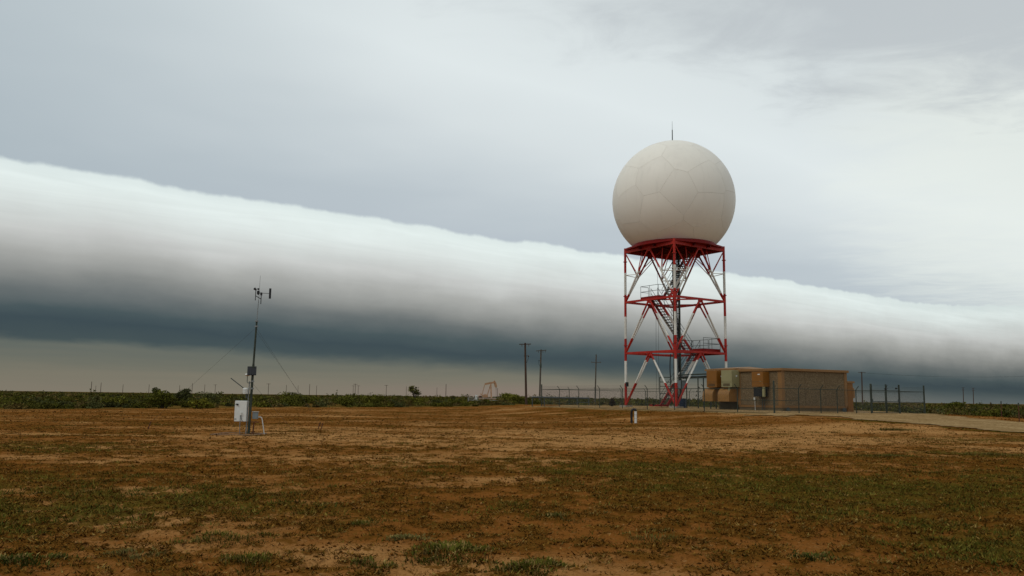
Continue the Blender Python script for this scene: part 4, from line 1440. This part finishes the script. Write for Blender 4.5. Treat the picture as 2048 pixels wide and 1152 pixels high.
# far guard poles of the wire fence right of the gate
for i, (x, y, lab) in enumerate(((40.6, 68.5, 'thin steel fence stake in scrub right of the gate'), (36.2, 59.0, 'thin steel fence stake by the gravel track at the picture edge'))):
    st = thing('fence_stake', lab, 'stake', (x, y, float(ground_h(x, y))))
    MB().bar((0, 0, -0.1), (0.02, 0, 1.35), 0.05, 0.05).build('shaft', M_RUST, st, smooth=False)
    MB().box((0.02, 0, 1.25), (0.07, 0.06, 0.2)).build('tip', M_GREENPOST, st, smooth=False)


# ------------------------------------------------------------------ birds
def bird(x, y, z, label, flying=True, yaw=0.0, pitch=0.0, s=1.0, pale=False):
    """One continuous swallow-like body with wings and forked tail."""
    bm = bmesh.new()
    prof = [(-0.26, 0.008, 0.0), (-0.16, 0.022, 0.0), (-0.06, 0.045, 0.0), (0.04, 0.052, 0.005), (0.10, 0.038, 0.015), (0.14, 0.036, 0.022), (0.175, 0.022, 0.022), (0.215, 0.004, 0.016)]
    rings = []
    for (x_, r, zz) in prof:
        rings.append([bm.verts.new((x_, r * math.cos(a), zz + r * 0.9 * math.sin(a))) for a in np.linspace(0, 2 * math.pi, 9)[:-1]])
    for a, b in zip(rings[:-1], rings[1:]):
        for k in range(8):
            bm.faces.new((a[k], a[(k + 1) % 8], b[(k + 1) % 8], b[k]))
    bm.faces.new(rings[0][::-1]); bm.faces.new(rings[-1])
    span = 0.36 if flying else 0.10
    for sg, k0 in ((1, 0), (-1, 4)):
        # wing grows out of the shoulder ring
        pts = [(0.08, 0.045 * sg, 0.03), (0.10, 0.16 * sg * (1 if flying else 0.4), 0.09 if flying else 0.02), (-0.02, span * sg, 0.16 if flying else -0.01), (-0.10, 0.15 * sg * (1 if flying else 0.4), 0.06 if flying else 0.0), (-0.10, 0.03 * sg, 0.02)]
        up = [bm.verts.new((p[0], p[1], p[2] + 0.006)) for p in pts]; dn2 = [bm.verts.new((p[0], p[1], p[2] - 0.006)) for p in pts]
        bm.faces.new(up); bm.faces.new(dn2[::-1])
        for k in range(5):
            bm.faces.new((up[k], dn2[k], dn2[(k + 1) % 5], up[(k + 1) % 5]))
        tl = [bm.verts.new(p) for p in ((-0.22, 0.0, 0.008), (-0.22, 0.0, -0.008), (-0.40, 0.055 * sg, 0.0), (-0.24, 0.03 * sg, 0.0))]
        bm.faces.new((tl[0], tl[2], tl[3])); bm.faces.new((tl[1], tl[3], tl[2])); bm.faces.new((tl[0], tl[1], tl[2]))
    bmesh.ops.recalc_face_normals(bm, faces=bm.faces)
    me = bpy.data.meshes.new('bird'); bm.to_mesh(me); bm.free()
    for p in me.polygons:
        p.use_smooth = True
    me.materials.append(M_BIRD)
    o = bpy.data.objects.new('bird', me); COL.objects.link(o)
    o.location = (x, y, z); o.rotation_euler = (0.0, pitch, yaw); o.scale = (s, s, s)
    tag(o, label, 'bird', 'black birds around the compound')


bird(30.0, 66.0, 2.66, 'black bird flying over the gate leaf nearer the shelter', True, 2.3, 0.55, 0.62)
bird(30.84, 66.0, 2.72, 'black bird flying over the gate, second from the shelter', True, 2.5, 0.45, 0.62)
bird(33.3, 73.2, 2.98, 'black bird perched on a fence arm behind the gate', False, 2.0, 0.9, 0.8)
bird(12.48, 72.0, 1.12, 'black bird gliding low in front of the tower stairs', True, 2.6, 0.5, 0.75)


# ------------------------------------------------------------------ plants
def leaf_cloud(n, lumps, size, rng, flat=0.75):
    """Leaf-sized triangles spread through several lumps; returns verts, tris, tone factor."""
    w = np.array([l[3] * l[4] * l[5] for l in lumps]); w = w / w.sum()
    which = rng.choice(len(lumps), n, p=w)
    L = np.array(lumps)[which]
    d = rng.normal(size=(n, 3)); d /= np.linalg.norm(d, axis=1)[:, None]
    r = rng.random(n) ** 0.45
    c = L[:, :3] + d * r[:, None] * L[:, 3:6]
    a = rng.normal(size=(n, 3)); a /= np.linalg.norm(a, axis=1)[:, None]
    b = np.cross(a, rng.normal(size=(n, 3))); b /= np.linalg.norm(b, axis=1)[:, None]
    s = size * rng.uniform(0.6, 1.5, n)[:, None]
    v = np.stack([c - a * s * 0.7, c + b * s * 0.45, c + a * s * 0.7, c - b * s * 0.45], 1)
    i = np.arange(n)[:, None] * 4
    tris = np.concatenate([i + np.array([[0, 1, 2]]), i + np.array([[0, 2, 3]])], 0)
    return v.reshape(-1, 3), tris, which


def bush_thing(x, y, w, h, label, cat='bush', name='mesquite_bush', col=(0.050, 0.062, 0.016), seed=1, leaf=0.15, n=None, open_=1.0, trunk=0.0, group=None, z=None):
    rng = np.random.default_rng(seed)
    if trunk == 0 and w > 1:
        w *= 1.15; h *= 1.08
    z = float(ground_h(x, y)) if z is None else z
    o = thing(name, label, cat, (x, y, z - 0.03), 0, group)
    lumps = []
    k = max(6, int(9 * open_))
    for i in range(k):
        a = rng.uniform(0, 2 * math.pi); rr = rng.uniform(0.1, 0.85) * w / 2
        zz = trunk + (h - trunk) * rng.uniform(0.30, 0.82) * (1 - 0.25 * (rr / (w / 2)))
        sz = rng.uniform(0.14, 0.27)
        lumps.append((rr * math.cos(a), rr * math.sin(a) * 0.8, zz, w * sz, w * sz * 0.8, (h - trunk) * sz * 0.9))
    if trunk == 0:
        lumps.append((0, 0, h * 0.36, w * 0.40, w * 0.34, h * 0.34))
    n = n or int(520 * w * h / (leaf / 0.15) ** 1.2 / 3)
    n = int(min(2600, max(300, n)))
    v, tr, wh = leaf_cloud(n, lumps, leaf, rng)
    v[:, 2] = np.maximum(v[:, 2], 0.02)
    lt = rng.uniform(0.6, 1.5, len(lumps))
    tone = np.repeat(lt[wh] * rng.uniform(0.9, 1.8, n), 4)[:, None] * np.array(col)[None, :]
    np_object('crown', v, tr, M_LEAF, tone, o)
    mb = MB()
    for l in lumps[:7]:
        p0 = vec(rng.uniform(-0.1, 0.1) * w * 0.4, rng.uniform(-0.1, 0.1) * w * 0.3, 0)
        p2 = vec(l[0], l[1], l[2] + l[5] * 0.4); p1 = p0.lerp(p2, 0.5) + vec(rng.uniform(-0.1, 0.1), rng.uniform(-0.1, 0.1), 0.15 * h)
        mb.path([p0, p1, p2], [0.035 + 0.01 * h, 0.022 + 0.006 * h, 0.01], 5)
    mb.build('stems', M_BARK, o)
    return o


G1, G2, G3, G4 = (0.052, 0.052, 0.009), (0.070, 0.066, 0.011), (0.050, 0.052, 0.018), (0.090, 0.086, 0.013)
bush_thing(-37.4, 89, 3.6, 2.15, 'large dark green bush at the field edge left of the weather mast', seed=2, col=G1)
bush_thing(-43.6, 91, 3.0, 1.35, 'rounded green bush with smooth top far left at the field edge', seed=3, col=G2)
bush_thing(-34.2, 91, 2.6, 1.35, 'yellowish green bush just left of the weather mast cabinet', seed=4, col=G4)
bush_thing(-32.0, 124, 4.4, 2.35, 'dark bush with a pale feathery top just right of the weather mast', seed=5, col=G1)
bush_thing(-24.2, 122, 4.2, 2.0, 'broad dark bush in the middle of the field edge', seed=6, col=G1)
bush_thing(-21.2, 127, 4.0, 2.3, 'feathery topped bush beside the broad dark one at field edge', seed=7, col=G2)
bush_thing(-19.0, 128, 3.4, 1.35, 'low blue-green bush at field edge before the slim tree', seed=8, col=G3)
bush_thing(-17.2, 146, 3.2, 1.6, 'low leafy bush at the foot of the slim tree', seed=9, col=G2)
bush_thing(-17.6, 152, 2.5, 3.95, 'slim young tree with round lollipop crown above the scrub', 'tree', 'young_tree', (0.062, 0.058, 0.016), 10, 0.20, 480, 1.0, 1.55)
bush_thing(-12.5, 146, 3.0, 1.2, 'low dark bush at field edge left of the pumpjack', seed=12, col=G3)
bush_thing(-1.0, 200, 5.6, 2.6, 'bright yellow-green bush right of the pumpjack', seed=13, col=G4, leaf=0.22)
bush_thing(1.4, 196, 4.0, 2.0, 'rounded green bush against the brown utility pole', seed=14, col=G2, leaf=0.22)
bush_thing(-4.6, 168, 2.6, 1.3, 'dark bush in front of the pumpjack well end', seed=15, col=G1)
bush_thing(10.2, 83.2, 0.85, 0.95, 'small dark rounded shrub by the fence left of the tower', seed=16, col=(0.026, 0.018, 0.012), leaf=0.07, n=700)
bush_thing(52, 118, 3.2, 1.75, 'dark bushy mesquite seen through the gate', seed=17, col=G3)
bush_thing(92.4, 172, 3.6, 2.1, 'open branched bush on the skyline right of the gate', seed=18, col=G1, leaf=0.2)
bush_thing(50, 98, 2.4, 1.15, 'dark bush right of the gate corner post', seed=19, col=(0.036, 0.040, 0.018))
bush_thing(-64, 150, 3.0, 3.2, 'small tree standing above the scrub right of the left edge', 'tree', 'small_tree', G3, 20, 0.22, 420, 0.8, 1.2)
bush_thing(-58.5, 148, 3.4, 2.6, 'bush rising on the skyline above the large dark bush', seed=21, col=G3, leaf=0.2)
bush_thing(-53.5, 148, 4.2, 2.3, 'wide open bush on the skyline left of the weather mast', seed=22, col=G3, leaf=0.2, n=600)
bush_thing(44.5, 75.5, 2.4, 1.2, 'low olive bush behind the thin stake right of the gate', seed=23, col=G2)
bush_thing(47.0, 71.5, 3.0, 1.15, 'broad olive bush at the right end of the gravel track', seed=24, col=G2)


def scrub():
    rng = np.random.default_rng(77)
    N = 30000
    d = np.exp(rng.uniform(math.log(60), math.log(1900), N))
    az = rng.uniform(-0.72, 0.72, N)
    x = d * np.sin(az); y = d * np.cos(az)
    ed = scrub_edge(x)
    e = np.maximum.reduce(out_dist(x, y))
    dens = np.clip(-0.15 + 1.7 * fbm(x * 0.05, y * 0.05, 61, 3), 0.08, 1)
    ok = (y > ed + rng.uniform(-1.0, 6.0, N)) & (e > 4.5) & (rng.random(N) < dens) & ~((x > -9) & (x < 40) & (y < 112))
    ok &= ~((np.abs(x + 8.5) < 4.5) & (y > 180) & (y < 306))
    x, y, d = x[ok], y[ok], d[ok]
    keep = rng.permutation(len(x))[:9500]
    x, y, d = x[keep], y[keep], d[keep]
    n = len(x)
    w = rng.uniform(0.8, 2.6, n); h = w * rng.uniform(0.25, 0.62, n)
    h = np.minimum(h, 1.5) * np.where(rng.random(n) < 0.14, rng.uniform(1.15, 1.9, n), 0.85)
    tall = (d > 260) & (np.abs(x / y + 0.0) < 0.35) & (x / y > -0.22)
    h = np.where(tall, h * rng.uniform(1.3, 2.6, n), h)
    tall2 = (d > 400)
    w = np.where(tall2, w * 2.2, w); h = np.where(tall2, np.maximum(h, 1.1), h)
    cnt = np.clip((300 * (80 / d) ** 1.25), 22, 300).astype(int)
    idx = np.repeat(np.arange(n), cnt); m = len(idx)
    z0 = ground_h(x, y)
    u = rng.normal(size=(m, 3)); u /= np.linalg.norm(u, axis=1)[:, None]
    r = rng.random(m) ** 0.4
    # several uneven shoulders per shrub
    lob = rng.normal(size=(n, 4, 2)) * 0.22
    pick = rng.integers(0, 4, m)
    lh = rng.uniform(0.55, 1.0, (n, 4))
    c = np.empty((m, 3))
    c[:, 0] = x[idx] + (u[:, 0] * r * 0.34 + lob[idx, pick, 0]) * w[idx]
    c[:, 1] = y[idx] + (u[:, 1] * r * 0.34 + lob[idx, pick, 1]) * w[idx]
    c[:, 2] = z0[idx] + np.abs(u[:, 2] * r) * h[idx] * lh[idx, pick] + 0.03
    sz = (0.045 + 0.0013 * d[idx]) * rng.uniform(0.6, 1.5, m)
    sz = np.minimum(sz, 0.55 * h[idx])
    a = rng.normal(size=(m, 3)); a[:, 2] += 0.4; a /= np.linalg.norm(a, axis=1)[:, None]
    b = np.cross(a, rng.normal(size=(m, 3))); b /= np.linalg.norm(b, axis=1)[:, None]
    v = np.stack([c - a * sz[:, None] * 0.6, c + a * sz[:, None] * 0.8, c + b * sz[:, None] * 0.7], 1).reshape(-1, 3)
    tris = np.arange(m * 3).reshape(-1, 3)
    pal = np.array([G1, G2, G3, (0.080, 0.058, 0.018), (0.066, 0.062, 0.013), (0.100, 0.074, 0.026)])
    pc = pal[rng.choice(6, n, p=[0.18, 0.20, 0.16, 0.17, 0.17, 0.12])] * rng.uniform(0.7, 1.6, n)[:, None]
    tone = np.repeat(pc[idx] * rng.uniform(0.65, 1.35, m)[:, None], 3, 0)
    o = np_object('scrub', v, tris, M_LEAF, tone)
    tag(o, 'low green scrub covering the plain out to the horizon', 'scrub', kind='stuff')


scrub()


def tufts():
    """Dry and green grass on the open field, and crumbled clods of soil."""
    rng = np.random.default_rng(101)

    def pts(n, r0, r1, near_bias):
        y = r0 * (r1 / r0) ** (rng.random(n) ** near_bias)
        x = rng.uniform(-1, 1, n) * (0.74 * y + 1.5)
        return x, y

    def blades(x, y, spread, height, nb, tone, tilt, bw, jitter=0.35):
        n = len(x)
        idx = np.repeat(np.arange(n), nb); m = len(idx)
        z = ground_h(x, y) - 0.006
        a = rng.uniform(0, 2 * math.pi, m)
        r0 = rng.random(m) ** 0.6 * spread[idx] * 0.5
        bx = x[idx] + r0 * np.cos(a) * 1.25; by = y[idx] + r0 * np.sin(a) * 0.8
        L = height[idx] * rng.uniform(0.5, 1.3, m)
        tl = tilt[0] + (tilt[1] - tilt[0]) * rng.random(m)
        b2 = a + rng.normal(size=m) * 0.9
        tx = bx + np.cos(b2) * L * np.sin(tl); ty = by + np.sin(b2) * L * np.sin(tl); tz = z[idx] + L * np.cos(tl)
        wv = bw[idx] * rng.uniform(0.6, 1.4, m)
        pa = rng.uniform(0, math.pi, m)
        px, py = np.cos(pa) * wv, np.sin(pa) * wv
        zb = z[idx]
        V = np.stack([np.stack([bx - px, by - py, zb], -1), np.stack([bx + px, by + py, zb], -1), np.stack([tx, ty, tz], -1)], 1).reshape(-1, 3)
        T_ = np.arange(m * 3).reshape(-1, 3)
        C = np.repeat(tone[idx] * rng.uniform(1 - jitter, 1 + jitter, m)[:, None], 3, 0)
        return V, T_, C

    def clear(x, y):
        e = np.maximum.reduce(out_dist(x, y))
        return (e > 0.8) & ~road_mask(x + rng.normal(size=len(x)) * 0.7, y + rng.normal(size=len(x)) * 0.9) & (y < scrub_edge(x) + 5)

    # --- dry grass, brown and straw
    x, y = pts(300000, 6.6, 130, 0.80)
    veg = veg_map(x, y); cl = fbm(x * 3.3, y * 3.3, 51, 3)
    far_thin = 1.0 - 0.35 * sstep(45, 110, y)
    ok = (rng.random(len(x)) < np.clip(0.10 + 0.95 * sstep(0.46, 0.60, cl + 0.16 * (veg - 0.35) - 0.10 * (sand_map(x, y) - 0.3)), 0.05, 1) * far_thin) & clear(x, y)
    x, y, veg = x[ok], y[ok], veg[ok]
    n = len(x)
    pal = np.array([(0.075, 0.034, 0.006), (0.120, 0.058, 0.010), (0.180, 0.092, 0.018), (0.048, 0.022, 0.005), (0.20, 0.130, 0.038), (0.078, 0.056, 0.009)])
    tone = pal[rng.choice(6, n, p=[0.24, 0.24, 0.18, 0.14, 0.10, 0.10])]
    sc = 1.0 + 0.012 * y
    V, T_, C = blades(x, y, rng.uniform(0.06, 0.24, n) * sc, rng.uniform(0.02, 0.055, n) * sc, 6, tone, (0.7, 1.45), rng.uniform(0.005, 0.013, n) * sc)
    o = np_object('dry_grass', V, T_, M_GRASS, C)
    tag(o, 'thin brown dead grass scattered over the red soil', 'grass', kind='stuff')
    # --- green grass
    x, y = pts(120000, 6.6, 120, 0.9)
    veg = veg_map(x, y); cl = fbm(x * 2.0, y * 2.0, 57, 4)
    ok = (rng.random(len(x)) < np.clip(0.95 * sstep(0.50, 0.62, cl + 0.30 * (veg - 0.5)) * sstep(0.12, 0.5, veg), 0.0, 1)) & clear(x, y)
    e = np.maximum.reduce(out_dist(x, y))
    x, y = x[ok], y[ok]; n = len(x)
    pal = np.array([(0.066, 0.068, 0.010), (0.100, 0.088, 0.013), (0.042, 0.050, 0.011), (0.165, 0.135, 0.028), (0.090, 0.062, 0.011)])
    tone = pal[rng.choice(5, n, p=[0.28, 0.26, 0.18, 0.13, 0.15])]
    sc = 1.0 + 0.010 * y
    V, T_, C = blades(x, y, rng.uniform(0.12, 0.40, n) * sc, rng.uniform(0.025, 0.085, n) * sc, 9, tone, (0.4, 1.4), rng.uniform(0.004, 0.009, n) * sc)
    o = np_object('green_grass', V, T_, M_GRASS, C)
    tag(o, 'short green grass and weeds growing in patches on the field', 'grass', kind='stuff')
    # --- clods
    x, y = pts(60000, 6.6, 70, 0.85)
    cl = fbm(x * 1.1, y * 1.1, 71, 3)
    ok = (rng.random(len(x)) < np.clip(0.15 + 1.8 * (cl - 0.45), 0.02, 1)) & clear(x, y)
    x, y = x[ok], y[ok]; n = len(x)
    z = ground_h(x, y)
    s = rng.uniform(0.006, 0.022, n) * (0.7 + 0.045 * y)
    oct_ = np.array([(1, 0, 0), (0, 1, 0), (-1, 0, 0), (0, -1, 0), (0, 0, 0.7), (0, 0, -0.5)], float)
    jit = rng.uniform(0.6, 1.4, (n, 6, 3))
    P = oct_[None] * jit * s[:, None, None]
    ang = rng.uniform(0, math.pi, n); ca, sa = np.cos(ang)[:, None], np.sin(ang)[:, None]
    Q = np.stack([P[..., 0] * ca - P[..., 1] * sa + x[:, None], P[..., 0] * sa + P[..., 1] * ca + y[:, None], P[..., 2] + z[:, None] + s[:, None] * 0.15], -1).reshape(-1, 3)
    tf = np.array([(0, 1, 4), (1, 2, 4), (2, 3, 4), (3, 0, 4), (1, 0, 5), (2, 1, 5), (3, 2, 5), (0, 3, 5)])
    T_ = (np.arange(n)[:, None, None] * 6 + tf[None]).reshape(-1, 3)
    pal = np.array([(0.09, 0.034, 0.006), (0.15, 0.060, 0.012), (0.040, 0.017, 0.004), (0.27, 0.14, 0.048)])
    tone = np.repeat(pal[rng.choice(4, n, p=[0.4, 0.3, 0.22, 0.08])], 6, 0)
    o = np_object('soil_clods', Q, T_, M_CLOD, tone)
    tag(o, 'small clods and pebbles strewn over the red soil', 'clods', kind='stuff')


tufts()


# ------------------------------------------------------------------ single weed clumps in the foreground
def weed(x, y, w, d, h, n, label, col, seed, broad=False, rot=0.0):
    rng = np.random.default_rng(seed)
    n = int(n * 1.9); h *= 0.62; w *= 1.2; d *= 1.6
    z = float(ground_h(x, y))
    o = thing('weed_clump', label, 'weeds', (x, y, z), 0, 'green weed clumps in the foreground soil')
    k = 14
    ca_ = rng.uniform(0, 2 * math.pi, k); cr_ = rng.random(k) ** 0.7 * 0.8; cs_ = rng.uniform(0.18, 0.42, k)
    pk = rng.integers(0, k, n)
    ux = cr_[pk] * np.cos(ca_[pk]) + rng.normal(size=n) * cs_[pk] * 0.8
    uy = cr_[pk] * np.sin(ca_[pk]) + rng.normal(size=n) * cs_[pk] * 0.8
    a = np.arctan2(uy, ux); r = np.minimum(np.hypot(ux, uy), 1.5)
    lx = ux * w / 2; ly = uy * d / 2
    cr, sr = math.cos(rot), math.sin(rot)
    bx = lx * cr - ly * sr; by = lx * sr + ly * cr
    bz = ground_h(bx + x, by + y) - z - 0.01
    L = h * rng.uniform(0.4, 1.2, n) * np.clip(1.05 - 0.5 * r, 0.25, 1.1)
    tl = rng.uniform(0.1, 1.2, n); b2 = a + rng.normal(size=n) * 0.8
    wd = (0.0045 if not broad else 0.008) * rng.uniform(0.5, 1.5, n)
    pa = b2 + math.pi / 2
    px, py = np.cos(pa) * wd, np.sin(pa) * wd
    mx = bx + np.cos(b2) * L * 0.4 * np.sin(tl * 0.6); my = by + np.sin(b2) * L * 0.4 * np.sin(tl * 0.6); mz = bz + L * 0.62
    tx = bx + np.cos(b2) * L * np.sin(tl); ty = by + np.sin(b2) * L * np.sin(tl); tz = bz + L * np.cos(tl) * 0.9 + 0.01
    V = np.stack([np.stack([bx, by, bz], -1), np.stack([mx - px, my - py, mz], -1), np.stack([mx + px, my + py, mz], -1), np.stack([tx, ty, tz], -1)], 1).reshape(-1, 3)
    i = np.arange(n)[:, None] * 4
    T_ = np.concatenate([i + np.array([[0, 1, 2]]), i + np.array([[1, 3, 2]])], 0)
    base = np.where(rng.random(n)[:, None] < 0.25, np.array([[0.20, 0.135, 0.045]]), np.array(col)[None])
    tone = np.repeat(base * rng.uniform(0.6, 1.5, n)[:, None], 4, 0)
    np_object('foliage', V, T_, M_GRASS, tone, o)


GA, GB, GC, GD = (0.072, 0.068, 0.011), (0.098, 0.090, 0.020), (0.050, 0.056, 0.011), (0.125, 0.112, 0.034)
WEEDS = [
    (-3.20, 9.50, 1.25, 0.5, 0.12, 520, 'long low mat of green grass on sand, bottom left quarter', GA, 1, False, 0.45),
    (-0.62, 8.85, 0.85, 0.75, 0.17, 520, 'largest bright green weed clump near the bottom centre', GA, 2, True, 0.0),
    (0.22, 8.10, 0.75, 0.5, 0.13, 380, 'green clump cut by the bottom edge, right of the largest clump', GA, 3, True, 0.0),
    (1.68, 10.05, 0.60, 0.45, 0.11, 260, 'round tuft of grass lone on red soil right of centre', GB, 4, False, 0.0),
    (-1.22, 9.95, 0.55, 0.32, 0.10, 230, 'pale silvery weed tuft left of the largest clump', GD, 5, True, 0.0),
    (-3.75, 8.50, 0.55, 0.35, 0.11, 220, 'grey-green spiky tuft below the long grass mat', GD, 6, False, 0.0),
    (0.66, 11.30, 0.75, 0.4, 0.09, 260, 'low dark green tuft in the middle distance of the foreground', GC, 7, False, 0.0),
    (-2.50, 8.15, 0.55, 0.5, 0.16, 260, 'feathery upright weed at the bottom edge left of centre', GA, 8, False, 0.0),
    (-1.30, 8.20, 0.35, 0.3, 0.14, 170, 'small leafy weed at the bottom edge near the centre', GA, 9, True, 0.0),
    (-4.60, 8.05, 0.90, 0.45, 0.12, 300, 'dark weed mat at the bottom left corner', GC, 10, True, 0.0),
    (3.25, 9.10, 0.45, 0.35, 0.12, 200, 'small dark rosette on bare soil right of the bottom centre', GC, 11, True, 0.0),
    (11.4, 25.2, 1.9, 0.5, 0.16, 420, 'dark straggling grass row on the right, left end', GC, 12, False, 0.05),
    (14.9, 26.6, 2.6, 0.6, 0.20, 520, 'taller yellow-green grass row near the right edge', GB, 13, False, 0.05),
    (21.0, 45.0, 2.6, 1.0, 0.28, 480, 'dark weed mound on the bank below the gravel track', GC, 14, True, -0.2),
    (-1.9, 10.9, 0.40, 0.3, 0.11, 160, 'small bright tuft behind the long grass mat', GA, 15, False, 0.0),
    (-10.2, 33.2, 1.3, 0.4, 0.10, 300, 'dark grass growing along the timber frame of the mast', GC, 16, False, 0.0),
]
for a in WEEDS:
    weed(*a)
